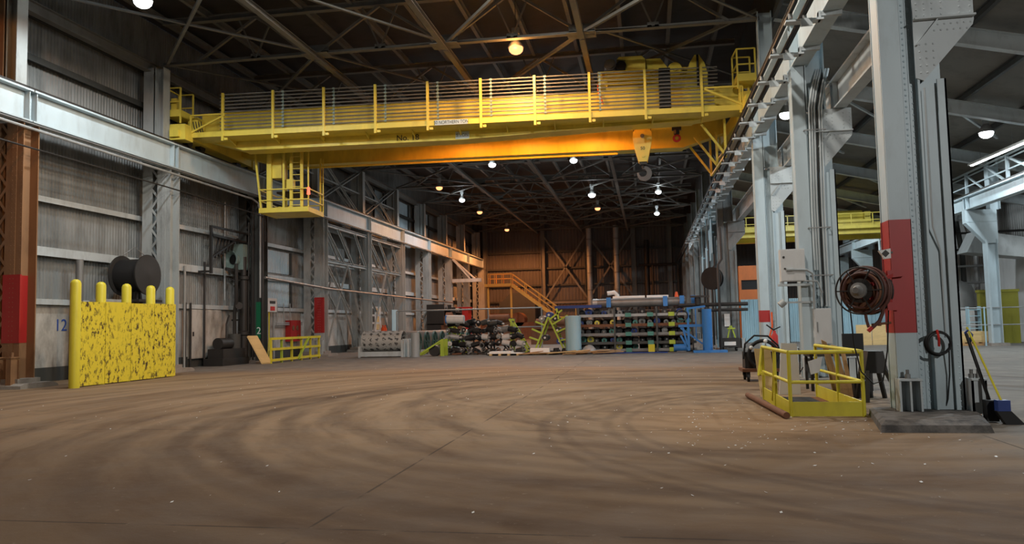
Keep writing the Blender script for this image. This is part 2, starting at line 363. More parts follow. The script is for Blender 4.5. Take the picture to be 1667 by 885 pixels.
# ================================================================== left columns
def left_column(k, mat):
    y = YK[k]; nm = ORD[k-1]
    extra = {1: ', brown with a red band', 2: ', right behind the yellow barrier', 3: ', dark with a green band', 4: ', with a red band'}.get(k, '')
    t = thing('wall_column', f'riveted column on the left wall, {nm} from the camera'+extra, 'column', (XL, y, 0), group='columns along the left wall')
    x = XL
    m = MB().box(x-.42, x+.2, y-.32, y-.28, .3, 8.5).box(x-.42, x+.2, y+.28, y+.32, .3, 8.5).box(x-.13, x-.09, y-.28, y+.28, .3, 8.5)
    m.box(x-.2, x-.02, y-.34, y-.32, .3, 8.5)
    if k < 6:
        for i in range(52):
            for dx in (-.17, -.05): m.rivet((x+dx, y-.34, .6+i*.15), (0, -1, 0), .018)
            m.rivet((x+.15, y-.32, .6+i*.15), (0, -1, 0), .018)
    m.build('crane_shaft', mat, t)
    m = MB().box(x-1.15, x-.7, y-.26, y-.22, .3, 12.9).box(x-1.15, x-.7, y+.22, y+.26, .3, 12.9).box(x-.94, x-.9, y-.22, y+.22, .3, 12.9)
    m.build('roof_shaft', mat if k != 1 else 'column_brown', t)
    m = MB().ibeam((x-.44, y, 8.5), (x-.44, y, 12.9), .44, .4, up=(1, 0, 0)); m.box(x-.72, x-.2, y-.3, y+.3, 8.5, 8.62)
    m.build('upper_shaft', 'left_paint', t)
    m = MB()
    for i in range(9):
        z = .9+i*.85
        m.bar((x-.75, y-.24, z), (x-.38, y-.3, z+.42), .09, .015, (0, 1, 0)).bar((x-.38, y-.3, z+.42), (x-.75, y-.24, z+.85), .09, .015, (0, 1, 0))
    m.build('lacing', mat, t)
    m = MB().box(x-.5, x-.32, y-.62, y-.32, .12, .95).box(x-.5, x+.24, y-.36, y-.3, .12, .9).box(x+.02, x+.2, y-.62, y-.32, .12, .95).box(x-.52, x-.28, y-.64, y-.3, .95, .99).box(x, x+.22, y-.64, y-.3, .95, .99)
    m.cyl((x-.41, y-.48, .99), (x-.41, y-.48, 1.13), .045).cyl((x+.11, y-.48, .99), (x+.11, y-.48, 1.13), .045)
    m.build('anchor_bracket', mat, t)
    MB().prof((x-1.35, y, 0), (x+.62, y, 0), [(-.85, 0), (.7, 0), (.68, .1), (.5, .16), (-.62, .16), (-.82, .08)]).box(x-1.2, x+.3, y-.45, y+.45, .14, .3).build('footing', 'concrete', t)
    if k in (1, 4):
        b = MB().box(x-.43, x+.205, y-.346, y-.34, 1.42, 3.58).box(x+.2, x+.206, y-.346, y-.28, 1.42, 3.58).box(x-.09, x-.084, y-.28, y+.28, 1.42, 3.58).box(x-.43, x-.42, y-.34, y-.28, 1.42, 3.58)
        tag(b.build('red_band', 'red_paint', t), 'red painted band')
    if k == 3:
        b = MB().box(x-.1, x+.206, y-.346, y-.34, 1.25, 3.1).box(x+.2, x+.206, y-.346, y-.28, 1.25, 3.1).build('green_band', 'green_paint', t); tag(b, 'green painted band')
        text('2', .5, (x+.06, y-.35, 1.62), (1, 0, 0), (0, 0, 1), 'white', 'band_number', b)
        MB().tube([(x+.3, y-.42, .2), (x+.3, y-.42, 8.1)], .07).tube([(x-.2, y-.48, .2), (x-.2, y-.48, 8.3)], .055).tube([(x-.42, y-.5, .2), (x-.42, y-.5, 7.2)], .05).build('pipe_riser', 'dark_steel', t, True)
    return t
for k in range(1, 11): left_column(k, {1: 'column_brown', 3: 'dark_paint'}.get(k, 'left_paint'))
# ================================================================== runway girders
def girder(name, label, group, x, k0, k1, z0, z1, w, mat, railmat='dark_steel', side=1, stiff=True):
    y0, y1 = YK[k0]+.02, YK[k1]-.02
    t = thing(name, label, 'girder', (x, y0, z0), group=group)
    m = MB().box(x-w/2, x+w/2, y0, y1, z0, z0+.05).box(x-w/2-.04, x+w/2+.04, y0, y1, z1-.06, z1).box(x-.025, x+.025, y0, y1, z0+.05, z1-.06)
    m.build('beam', mat, t)
    if stiff:
        for yy, yr in ((y0+.12, y0+.07), (y1-.14, y1-.07)):
            m = MB().box(x+.025, x+w/2, yy, yy+.03, z0+.05, z1-.06).box(x-w/2, x-.025, yy, yy+.03, z0+.05, z1-.06).box(x-.03, x+.03, yy, yy+.03, z0+.05, z1-.06)
            for j in range(8):
                for sx in (-1, 1): m.rivet((x+sx*.025, yr, z0+.12+j*(z1-z0-.25)/7), (sx, 0, 0), .022)
            m.build('stiffener', mat, t)
    m = MB().box(x-.09, x+.09, y0, y1, z1, z1+.03).box(x-.02, x+.02, y0, y1, z1+.03, z1+.1).box(x-.04, x+.04, y0, y1, z1+.1, z1+.16)
    for j in range(8): m.box(x-.17, x+.17, y0+.3+j*.98, y0+.42+j*.98, z1, z1+.045)
    m.build('crane_rail', railmat, t)
    return t
for k in range(0, 10):
    girder('runway_girder', f'grey crane runway girder on the left wall columns, {ORD[k]} span from the camera', 'left crane runway girders', XL+.02, k, k+1, 8.55, 9.6, .44, 'pale_paint')
for k in range(0, 10):
    girder('runway_girder', f'crane runway girder on the right hand columns, {ORD[k]} span from the camera', 'right crane runway girders', 4.2, k, k+1, 8.4, 9.6, .42, 'pale_paint')
    girder('runway_girder', f'lower side bay runway girder on the column brackets, {ORD[k]} span from the camera', 'side bay runway girders', 5.15, k, k+1, 7.17, 7.95, .3, 'grey_paint')
for k in range(3, 9):
    girder('runway_girder', f'white lit runway girder across the side bay, {ORD[k-3]} span from the camera', 'far side bay runway girders', 17.0, k, k+1, 7.22, 7.95, .42, 'pale_paint')
# ================================================================== right columns
def right_column(k):
    y = YK[k]; x = XR; nm = ORD[k if k < 3 else k-1]
    extra = {0: ', with hose reel', 1: ', carrying conduits', 2: ', with slim red band'}.get(k, '')
    t = thing('bay_column', f'grey riveted double column on the right, {nm} from the camera'+extra, 'column', (x, y, 0), group='columns between the two bays')
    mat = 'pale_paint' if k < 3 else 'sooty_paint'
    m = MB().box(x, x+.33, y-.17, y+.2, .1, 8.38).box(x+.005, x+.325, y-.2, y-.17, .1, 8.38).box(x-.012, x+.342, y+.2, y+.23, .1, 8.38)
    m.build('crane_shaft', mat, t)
    m = MB().box(x+.33, x+.98, y-.015, y+.015, .1, 7.1); m.build('web_plate', mat, t)
    m = MB().box(x+.34, x+.52, y-.035, y-.015, .12, 7.1).box(x+.57, x+.6, y-.2, y-.015, .12, 7.1).box(x+.34, x+.36, y-.16, y-.03, .12, 7.1).box(x+.47, x+.57, y-.045, y-.015, .12, 7.1)
    if k < 4:
        n = 70 if k < 2 else 46
        for i in range(n):
            z = .2+i*6.8/n; m.rivet((x+.42, y-.035, z), (0, -1, 0), .02)
            m.rivet((x+.52, y-.045, z+.05), (0, -1, 0), .018)
    m.build('riveted_angle', mat, t)
    m = MB().box(x+.6, x+.985, y-.13, y-.11, .1, 5.5).box(x+.86, x+1.0, y-.2, y-.17, .1, 5.55).box(x+.97, x+1.0, y-.2, y+.2, .1, 5.55).box(x+.86, x+1.0, y+.17, y+.2, .1, 5.55)
    if k < 3:
        for i in range(12): m.rivet((x+.93, y-.2, .18+i*.09), (0, -1, 0), .015)
    m.build('outer_shaft', mat, t)
    # crane bracket, a pair of riveted gusset plates
    P = [(.54, 5.58), (.66, 5.53), (1.45, 6.42), (1.47, 6.5), (1.47, 7.15), (.54, 7.15)]
    for s, nm2 in ((-1, 'front'), (1, 'rear')):
        yy = y-.22 if s < 0 else y+.19
        m = MB().poly([(x+a, yy, b) for a, b in P], (0, .03, 0))
        if s < 0:
            m.box(x+.54, x+1.47, yy-.1, yy, 6.54, 6.57); m.bar((x+.9, yy-.03, 6.53), (x+.57, yy-.03, 6.12), .02, .07, (0, -1, 0))
            if k < 4:
                for a in (.6, .72, .84, .98, 1.26, 1.42):
                    for b in (6.63, 6.73, 6.83, 6.93, 7.03): m.rivet((x+a, yy, b), (0, -1, 0), .02)
                for b in (5.66, 5.78, 5.9, 6.02, 6.14):
                    for a in (.62, .72, .83):
                        if a < .55+(b-5.48)*1.0: m.rivet((x+a, yy, b), (0, -1, 0), .02)
                for i in range(6):
                    for j in range(2): m.rivet((x+.92+i*.1-j*.06, yy, 6.46-j*.1), (0, -1, 0), .02)
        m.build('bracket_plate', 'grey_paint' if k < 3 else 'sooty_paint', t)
    MB().bar((x+.66, y, 5.54), (x+1.46, y, 6.44), .38, .02, (0, 0, 1)).box(x+1.45, x+1.47, y-.19, y+.19, 6.5, 7.15).box(x+.5, x+1.47, y-.19, y+.19, 7.13, 7.17).build('bracket_web', 'grey_paint', t)
    m = MB().ibeam((x+.6, y, 7.17), (x+.6, y, 13.0), .4, .5, up=(1, 0, 0)); m.box(x+.1, x+.5, y-.15, y+.15, 8.9, 9.2)
    m.build('upper_shaft', mat, t)
    # anchor stools
    for a0, a1, nm2 in ((-.06, .28, 'l'), (1.0, 1.22, 'r')):
        m = MB().box(x+a0, x+a1, y-.48, y-.2, .62, .65).box(x+a0, x+a0+.03, y-.46, y-.2, .1, .62).box(x+a1-.03, x+a1, y-.46, y-.2, .1, .62)
        if a0 < 0:
            m.box(x+a0+.155, x+a0+.185, y-.46, y-.2, .1, .62).box(x+a0, x+a1, y-.23, y-.2, .1, .62)
            for i in range(6):
                for aa in (.09, .25): m.rivet((x+a0+aa, y-.23, .16+i*.08), (0, -1, 0), .018)
        else: m.box(x+a0, x+a1, y-.46, y-.44, .1, .62)
        st = m.build('anchor_stool', 'grey_paint', t)
        if k < 3:
            b = MB()
            for bx in ((a0+.17,) if a0 < 0 else (a0+.05, a0+.15)): b.cyl((x+bx, y-.33, .65), (x+bx, y-.33, .72), .045, n=6).cyl((x+bx, y-.33, .72), (x+bx, y-.33, .79), .025)
            b.build('anchor_bolt', 'steel', st)
    if k == 0:
        
        bot = [(3.2, 11.75, 0), (4.68, 11.75, 0), (5.3, 13.95, 0), (3.62, 13.95, 0)]; mid = [(3.22, 11.8, .1), (4.66, 11.8, .1), (5.27, 13.9, .1), (3.62, 13.9, .1)]; top = [(3.34, 12.0, .15), (4.62, 12.0, .15), (5.22, 13.85, .13), (3.66, 13.85, .13)]
        m = MB().add(bot+mid+top, [(0, 1, 2, 3), (8, 9, 10, 11)]+[(r*4+i, r*4+(i+1) % 4, r*4+4+(i+1) % 4, r*4+4+i) for r in (0, 1) for i in range(4)])
    else: m = MB().prof((x-.3, y, 0), (x+1.35, y, 0), [(-.7, 0), (.7, 0), (.66, .11), (-.66, .11)])
    m.build('footing', 'pad_concrete' if k == 0 else 'concrete', t)
    if k in (0, 2):
        z0, z1 = (1.38, 3.24) if k == 0 else (1.55, 1.97)
        b = MB().box(x-.004, x+.004, y-.17, y+.2, z0, z1).box(x-.004, x+.334, y-.206, y-.198, z0, z1)
        if k == 0: b.box(x-.018, x-.01, y+.2, y+.23, z0, z1).box(x+.325, x+.336, y-.206, y-.03, z0, z1)
        tag(b.build('red_band', 'red_paint', t), 'red painted band')
    return t
for k in [0, 1, 2]+list(range(4, 11)): right_column(k)   # no column on the fourth line: a double bay
# far row of the side bay
def far_column(k, i):
    y = YK[k]; x = 17.5
    t = thing('far_bay_column', f'pale column across the side bay, {ORD[i]} from the camera', 'column', (x, y, 0), group='columns across the side bay')
    MB().ibeam((x+.42, y, .15), (x+.42, y, 5.6), .6, .5, up=(1, 0, 0)).box(x+.1, x+.2, y-.3, y-.26, .15, 5.6).build('shaft', 'pale_paint', t)
    m = MB().poly([(x-.75, y-.22, 7.2), (x-.75, y-.22, 6.5), (x+.2, y-.22, 5.4), (x+.75, y-.22, 5.4), (x+.75, y-.22, 7.2)], (0, .03, 0)).poly([(x-.75, y+.19, 7.2), (x-.75, y+.19, 6.5), (x+.2, y+.19, 5.4), (x+.75, y+.19, 5.4), (x+.75, y+.19, 7.2)], (0, .03, 0))
    m.bar((x-.74, y, 6.5), (x+.2, y, 5.4), .4, .03).box(x-.78, x-.74, y-.2, y+.2, 6.5, 7.2).box(x-.75, x+.75, y-.26, y-.2, 6.55, 6.58); m.build('bracket', 'pale_paint', t)
    MB().ibeam((x+.7, y, 7.2), (x+.7, y, zs(x+.7)), .5, .5, up=(1, 0, 0)).build('upper_shaft', 'pale_paint', t)
    MB().box(x, x+.9, y-.45, y+.45, 0, .15).build('footing', 'concrete', t)
    return t
for i, k in enumerate(range(4, 10)): far_column(k, i)
# ================================================================== roof trusses
zc = lambda x: 12.87-.0105*(x+7.8)
NODES = (-13.1, -7.65, -2.2)
def truss(k):
    y = YK[k]; t = thing('roof_truss', f'dark steel roof truss across the hall, {ORD[k-1]} from the camera', 'truss', (-7.8, y, 12.8), group='roof trusses of the hall')
    a, b = -20.1, 4.4
    MB().angle((a, y+.02, zc(a)), (b, y+.02, zc(b)), .14, .02).angle((b, y-.02, zc(b)), (a, y-.02, zc(a)), .14, .02).build('bottom_chord', 'truss_paint', t)
    MB().ibeam((a, y, 14.9), (b, y, 14.75), .26, .24).build('top_chord', 'truss_paint', t)
    main = [-18.55]+list(NODES)+[3.3]
    for n in main[1:4]:
        MB().box(n-.5, n+.5, y-.02, y+.02, zc(n)-.05, zc(n)+.4).box(n-.55, n+.55, y-.35, y+.35, zc(n)-.05, zc(n)-.03).build('gusset_plate', 'truss_paint', t)
    for i, n in enumerate(main):
        for s in (-1, 1):
            q = n+s*2.72
            if a < q < b+1: MB().bar((n, y, zc(n)+.05), (min(q, b), y, 14.75), .12, .1).build('diagonal', 'truss_paint', t)
        if i < 4:
            q = n+2.72
            for s in (-1, 1): MB().bar((q, y, zc(q)+.05), (q+s*.75, y, 14.7), .06, .06).build('web_member', 'truss_paint', t)
            MB().box(q-.22, q+.22, y-.02, y+.02, zc(q), zc(q)+.25).build('gusset_plate', 'truss_paint', t)
    return t
for k in range(1, 12): truss(k)
def bracing(k):
    y0, y1 = YK[k], YK[k+1]; nm = ORD[k]
    t = thing('roof_bracing', f'steel bracing in the plane of the truss chords, {nm} bay from the camera', 'bracing', (-7.8, (y0+y1)/2, 12.7), group='roof bracing bays')
    for n in NODES:
        z = zc(n)-.12; MB().ibeam((n, y0+.05, z), (n, y1-.05, z), .22, .2, .02, .02).build('strut', 'truss_paint', t)
    for (xa, xb) in ((-20.0, -13.1), (-13.1, -20.0), (-13.1, -7.65), (-2.2, -7.65), (-2.2, 4.3), (4.3, -2.2)):
        MB().angle((xa, y0, zc(xa)+(.35 if k == 2 and xb+xa > -3 else .03)), (xb, y1, zc(xb)+(.35 if k == 2 and xb+xa > -3 else .03)), .11, .02).build('diagonal_brace', 'truss_paint', t)
    return t
for k in range(0, 11): bracing(k)
# side bay rafters
def rafter(k):
    y = YK[k]; t = thing('roof_rafter', f'grey sloping roof beam of the side bay, {ORD[k-1]} from the camera', 'rafter', (5, y, zs(5)-.4), group='sloping beams of the side bay roof')
    MB().ibeam((4.9, y, zs(4.9)-.3), (24, y, zs(24)-.3), .3, .62).build('beam', 'grey_paint', t)
    for x in (8.8, 14.0): MB().bar((x, y+.1, zs(x)-.5), (x+3, y+3.8, zs(x+3)-.2), .1).build('kicker_brace', 'grey_paint', t)
    return t
for k in range(1, 9): rafter(k)
# ================================================================== lamps
def highbay(loc, kind, label, power, big=1.0, point=False, ang=164):
    x, y, z = loc; hang = (15.26+(5.2-x)*.00936 if x < 4.8 else zs(x)+.36)-z-.7*big; t = thing('highbay_lamp', label, 'lamp', loc, group='high bay lamps')
    s = big
    MB().cyl((x, y, z+.34*s), (x, y, z+.34*s+.3), .11*s, .09*s).box(x-.13*s, x+.13*s, y-.08, y+.08, z+.5*s, z+.72*s).build('ballast_housing', 'galv', t, True)
    MB().lathe((x, y, z+.38*s), (0, 0, -1), [(0, .09*s), (.1*s, .14*s), (.25*s, .24*s), (.36*s, .28*s), (.365*s, .265*s), (.25*s, .22*s), (.1*s, .12*s), (.05*s, .03*s)], 20).build('reflector', 'steel', t, True)
    MB().sphere((x, y, z-.03), .25*s, 8, .75).build('bulb', 'bulb_white' if kind == 'w' else 'bulb_hps', t, True)
    MB().cyl((x, y, z+.7*s), (x, y, z+.7*s+hang), .012).build('hook_rod', 'dark_steel', t)
    lo = lamp_light('lamp_light', (0, 0, -.27), power, COOL if kind == 'w' else HPS, ang, .3, .2, t)
    if kind == 'w' and x < 4.8: l2 = lamp_light('lamp_glow', (0, -.42, -.1), 90, COOL, parent=t); l2.data.type = 'POINT'
    if point: lo.data.spot_size = radians(172); lo.data.spot_blend = .12; lo.data.color = (1, .52, .2); l2 = lamp_light('lamp_glow', (0, -.42, -.1), 130, (1, .4, .1), parent=t); l2.data.type = 'POINT'
    return t
highbay((-4.85, 29.2, 12.6), 'o', 'glowing orange high bay lamp over the yellow crane, largest of the orange lamps', 2200, big=1.15, point=True)

highbay((-15.9, 21.7, 12.45), 'w', 'white high bay lamp at the top edge near the left wall', 1800, big=1.15, ang=177)
highbay((-10.1, 49.9, 12.5), 'w', 'white high bay lamp just under the crane girder, left of the two there', 1500)
highbay((-4.6, 50.1, 12.5), 'w', 'white high bay lamp just under the crane girder, right of the two there', 1500)
highbay((-15.4, 62.8, 12.4), 'w', 'small white high bay lamp near the left wall, between two orange lamps', 1500)
highbay((-4.3, 62.4, 12.2), 'w', 'brightest white high bay lamp in the middle of the far roof', 1700, big=1.2)
highbay((1.1, 63.8, 12.4), 'w', 'white high bay lamp near the right, nearer of the two right of the hook', 900)
highbay((1.05, 73.0, 11.9), 'w', 'white high bay lamp near the right, farther and lower of the two', 600)
highbay((-15.4, 55.6, 12.2), 'o', 'orange high bay lamp near the left wall, nearest of a row of three', 1500)
highbay((-15.2, 68.8, 12.2), 'o', 'orange high bay lamp near the left wall, middle of a row of three', 1800)
highbay((-15.2, 82.6, 12.2), 'o', 'orange high bay lamp before the far wall, farthest of a row of three', 6200, ang=172)
bpy.data.objects[[o.name for o in C.objects if o.type == 'LIGHT'][-1]].data.color = (1, .34, .1)
highbay((-4.3, 69.4, 12.1), 'o', 'orange high bay lamp just below the brightest white lamp', 1500)
highbay((5.75, 32.0, 9.95), 'w', 'white high bay lamp behind the conduit column', 800)
highbay((15.6, 38.0, 10.0), 'w', 'white high bay lamp in the side bay right of the front column', 2000, big=1.2)
# suspended fluorescent fixture in the side bay
t = thing('strip_light', 'long slim strip light hanging in the side bay at the right edge', 'lamp', (17.5, 41, 9.6))
MB().bar((17.0, 43.5, 9.55), (17.3, 38.0, 9.55), .3, .1).build('housing', 'white', t); MB().bar((17.0, 43.4, 9.48), (17.3, 38.1, 9.48), .12, .05).build('tube', 'tube_light', t)
for yy in (42.5, 39): MB().cyl((17.1, yy, 9.6), (17.1, yy, 10.3), .01).build('hanger', 'steel', t)
# ================================================================== overhead crane
ANG = .069; CX, CY, CZ = -19.7, 29.67, 9.76
crane = thing('overhead_crane', 'yellow double girder overhead crane spanning the hall', 'crane', (CX, CY, CZ), ANG, local=True)
SP = 24.1/cos(ANG)
def u_at(px_x):    # world x on the walkway line -> local u
    return (px_x-CX)/cos(ANG)
US = [u_at(-17.8)+i*(u_at(2.5)-u_at(-17.8))/9 for i in range(10)]
# box girders
def box_girder(v0, v1, z0, z1, rise=0.0):
    m = MB(); a, b = .3, SP-.3; um = (a+b)*.5
    bot = [(a+1.9, z0), (um, z0), (b-5.0, z0+rise*.8), (b-1.9, z0+rise)]
    m.poly([(a, v0, z1), (b, v0, z1), (b, v0, z0+.6)]+[(u, v0, z) for u, z in bot[::-1]]+[(a, v0, z0+.55)], (0, v1-v0, 0))
    m.poly([(b+.02, v0-.06, z1), (a-.02, v0-.06, z1), (a-.02, v1+.06, z1), (b+.02, v1+.06, z1)], (0, 0, .03))
    for (ua, za), (ub, zb) in zip(bot, bot[1:]): m.poly([(ua, v0-.07, za-.03), (ub, v0-.07, zb-.03), (ub, v0-.07, zb), (ua, v0-.07, za)], (0, v1-v0+.14, 0))
    for i in range(22):
        u = a+2.0+i*(b-a-4)/21; m.box(u-.008, u+.008, v0-.008, v0, z0+rise+.05, z1-.01)
    return m
box_girder(1.05, 1.75, -.08, 1.6, .33).build('near_girder', 'crane_yellow', crane)
box_girder(4.75, 5.45, -.02, 1.6).build('far_girder', 'crane_yellow', crane)
for v, zt in ((1.4, 1.63), (5.1, 1.63)): MB().box(.4, SP-.4, v-.03, v+.03, zt, zt+.08).build('trolley_rail', 'dark_steel', crane)
# walkway
MB().box(u_at(-19.35), SP-.35, 0, 1.04, .3, .35).build('walkway_deck', 'crane_yellow', crane)
MB().box(u_at(-19.35), SP-.35, -.02, 0, .3, .52).build('toe_board', 'crane_yellow', crane)
for i in range(11):
    u = US[0]+(US[9]-US[0])*i/10; MB().poly([(u-.03, .3, .3), (u-.03, 1.04, .3), (u-.03, 1.04, .1)], (.05, 0, 0)).build('walkway_bracket', 'crane_yellow', crane)
for u in US:
    m = MB().angle((u-.05, -.05, .1), (u-.05, -.05, 2.2), .1, .02, (0, 1, 0)).box(u-.02, u+.12, -.06, .02, .12, .22); m.build('stanchion', 'crane_yellow', crane)
for j in range(11):
    z = .62+j*.152; MB().cyl((US[0]-.25, .03, z), (US[9]+(.55 if j > 5 else .4), .03, z), .026, n=8).build('conductor_bar', 'steel', crane, True)
for i, u in enumerate(US[1:8]):
    m = MB().box(u+.31, u+.35, .055, .07, .57, 2.2)
    for j in range(11): m.box(u+.28, u+.38, .0, .06, .58+j*.152, .66+j*.152)
    m.build('insulator', 'fan_green', crane)
for s in (0, 1):      # end guard rails with a sloping brace
    a, b = (u_at(-19.35), US[0]) if s == 0 else (US[9], SP-.4)
    o, c = (a, b) if s == 0 else (b, a)
    MB().bar((a, -.02, 1.27), (b, -.02, 1.27), .06).bar((o, -.02, .3), (o, -.02, 1.27), .06).build('end_guard_rail', 'crane_yellow', crane)
    MB().bar((o, -.04, .5), (c, -.04, 1.22), .07).build('end_brace', 'crane_yellow', crane)
    # switch boxes on the girder end
# end trucks with wheels
for u in (0, SP):
    m = MB().box(u-.36, u+.36, -.5, 6.4, .22, .8).box(u-.42, u+.42, -.6, .05, .1, .62).box(u-.42, u+.42, 5.9, 6.5, .1, .62).box(u-.2, u+.2, -.75, -.6, .2, .5); m.build('end_truck', 'crane_yellow', crane)
    for v in (.3, 1.4, 4.9, 6.0): MB().cyl((u-.12, v, .2), (u+.12, v, .2), .19, n=20).cyl((u+.12, v, .2), (u+.15, v, .2), .23, n=20).build('wheel', 'dark_steel', crane, True)
    MB().box(u-.36, u+.36, .9, 1.9, .8, 1.3).build('girder_seat', 'crane_yellow', crane)
# service platforms over both ends
def platform(u0, u1, z, h, nm):
    m = MB().box(u0, u1, -.45, .6, z, z+.05).box(u0, u1, -.47, -.45, z, z+.3).box(u1-.02 if nm else u0, u1 if nm else u0+.02, -.45, .6, z, z+.3)
    p = m.build('end_platform', 'crane_yellow', crane)
    for (u, v) in ((u0, -.45), (u1, -.45), (u0, .58), (u1, .58)): MB().bar((u, v, z-(.3 if v < 0 else 0)), (u, v, z+h), .06).build('post', 'crane_yellow', p)
    for zz in (h, h*.52): MB().bar((u0, -.45, z+zz), (u1, -.45, z+zz), .05).bar((u0, .58, z+zz), (u1, .58, z+zz), .05).bar((u0, -.45, z+zz), (u0, .58, z+zz), .05).build('guard_rail', 'crane_yellow', p)
    return p
p = platform(-.55, .12, 1.15, 1.25, 1); MB().box(-.4, -.15, -.3, -.1, 1.2, 2.0).build('cabinet', 'crane_yellow', p)
platform(SP-.65, SP+.05, 1.35, 1.3, 0)
MB().bar((SP-.5, .0, .2), (SP-.5, .0, 1.35), .08).bar((SP-.1, .3, .7), (SP-.1, .3, 1.35), .08).box(SP-.4, SP+.1, .1, .9, .75, 1.1).build('platform_leg', 'crane_yellow', crane)
MB().box(.05, .5, .3, .9, .8, 1.28).box(.15, .75, .1, .2, .3, .9).build('motor_box', 'crane_yellow', crane)
m = MB()
for i in range(4): m.tube([(.45+i*.12, -.01, 1.0), (.5+i*.12, -.02, .75), (.6+i*.1, 0, .5), (.75+i*.1, .02, .42)], .02)
m.build('cable_loop', 'black_rubber', crane, True)
# hanging collector frame at the right end
for v in (1.2, 3.4, 5.2):
    m = MB().bar((SP-.95, v, .3), (SP-.95, v, -1.35), .09).bar((SP-1.9, v, .1), (SP-.98, v, -1.2), .09); m.build('collector_hanger', 'crane_yellow', crane)
m = MB().bar((SP-1.0, .9, -1.3), (SP-.9, 5.4, -1.3), .08).bar((SP-.7, .9, -.7), (SP-.7, 5.4, -.7), .08); m.build('collector_beam', 'crane_yellow', crane)
MB().cyl((2.7, 4.4, -.28), (SP-5.3, 4.4, -.28), .05).build('tie_pipe', 'crane_yellow', crane, True)
# floodlights fixed to the rear of the near girder, shining down between the girders
for i, x in enumerate((-8.0, -5.0, -1.9)):
    u = u_at(x); b = MB().lathe((u, 2.05, 1.2), (0, .25, -1), [(0, .08), (.1, .12), (.25, .2), (.26, .18), (.1, .08)], 16).box(u-.03, u+.03, 1.75, 2.05, 1.25, 1.31).build('bridge_light', 'steel', crane, True)
    MB().sphere((u, 2.1, 1.0), .1, 6).build('bulb', 'bulb_hps', b, True)
    lamp_light('bridge_lamp_light', (u, 2.2, .86), (300, 480, 560)[i], (1, .3, .05), 172, .2, .12, crane)
# plates and lettering
pu = u_at(-7.88); pl = MB().box(pu-.7, pu+.7, -.035, -.02, .3, .51).build('name_plate', 'sign_pale', crane); text('50 NORTHERN TON', .2, (pu, -.037, .405), (1, 0, 0), (0, 0, 1), 'text_dark', 'lettering', pl, .002, .8)
pu = u_at(-10.0); text('No. 18', .36, (pu, 1.035, .1), (1, 0, 0), (0, 0, 1), 'text_dark', 'lettering', crane, .003)
pu = u_at(-7.6); pl = MB().box(pu-.3, pu+.3, 1.025, 1.04, -.06, .26).build('capacity_plate', 'sign_pale', crane); text('5 TON', .18, (pu, 1.023, .1), (1, 0, 0), (0, 0, 1), 'sign_blue', 'lettering', pl, .002)
# operator cab hung under the left end
u0, u1, v0, v1, z0 = u_at(-17.3), u_at(-15.0), 2.3, 4.3, -2.72
cab = MB().box(u0, u1, v0, v1, z0, z0+.05).box(u0, u1, v0-.03, v0, z0-.02, z0+.2).box(u1, u1+.03, v0, v1, z0-.02, z0+.2).box(u0-.03, u0, v0, v1, z0-.02, z0+.2).build('operator_cab', 'crane_yellow', crane)
for (u, v, w) in ((u0+.45, v0+.1, .22), (u0+1.15, v0+.05, .1), (u0+1.5, v0+.1, .12), (u1-.3, v0+.1, .1), (u1-.12, v0+.4, .06), (u1-.1, v1-.1, .08), (u0+.5, v1-.1, .1), (u1, v1, .05)):
    MB().bar((u, v, z0), (u, v, .1), w, w*.7).build('hanger', 'crane_yellow', cab)
MB().bar((u0+.1, v0, z0+.1), (u0-.25, v0+.1, .1), .08).build('corner_brace', 'crane_yellow', cab)
for zz in (.55, 1.05): MB().bar((u0, v0, z0+zz), (u1, v0, z0+zz), .05).bar((u1, v0, z0+zz), (u1, v1, z0+zz), .05).bar((u0, v0, z0+zz), (u0, v1, z0+zz), .05).bar((u0, v1, z0+zz), (u1, v1, z0+zz), .05).build('guard_rail', 'crane_yellow', cab)
MB().box(u0+.55, u0+1.0, v0+.15, v0+.7, z0+1.6, z0+2.5).box(u0+1.3, u0+1.6, v0, v0+.3, z0+1.05, z0+1.5).build('switch_box', 'crane_yellow', cab)
m = MB().bar((u1-.85, v0+.05, z0), (u1-.85, v0+.05, .1), .04).bar((u1-.35, v0+.05, z0), (u1-.35, v0+.05, .1), .04)
for i in range(9): m.bar((u1-.85, v0+.05, z0+.3+i*.28), (u1-.35, v0+.05, z0+.3+i*.28), .03)
m.build('ladder', 'crane_yellow', cab)
MB().cyl((u1+.05, v0-.02, z0+.75), (u1+.05, v0-.02, z0+1.0), .08, .06).sphere((u1+.05, v0-.02, z0+1.02), .08, 6).build('beacon', 'beacon', cab, True)
m = MB().box(u0+.7, u1-.1, v0+.3, v1-.2, z0+.9, z0+1.0); m.build('control_desk', 'dark_steel', cab)
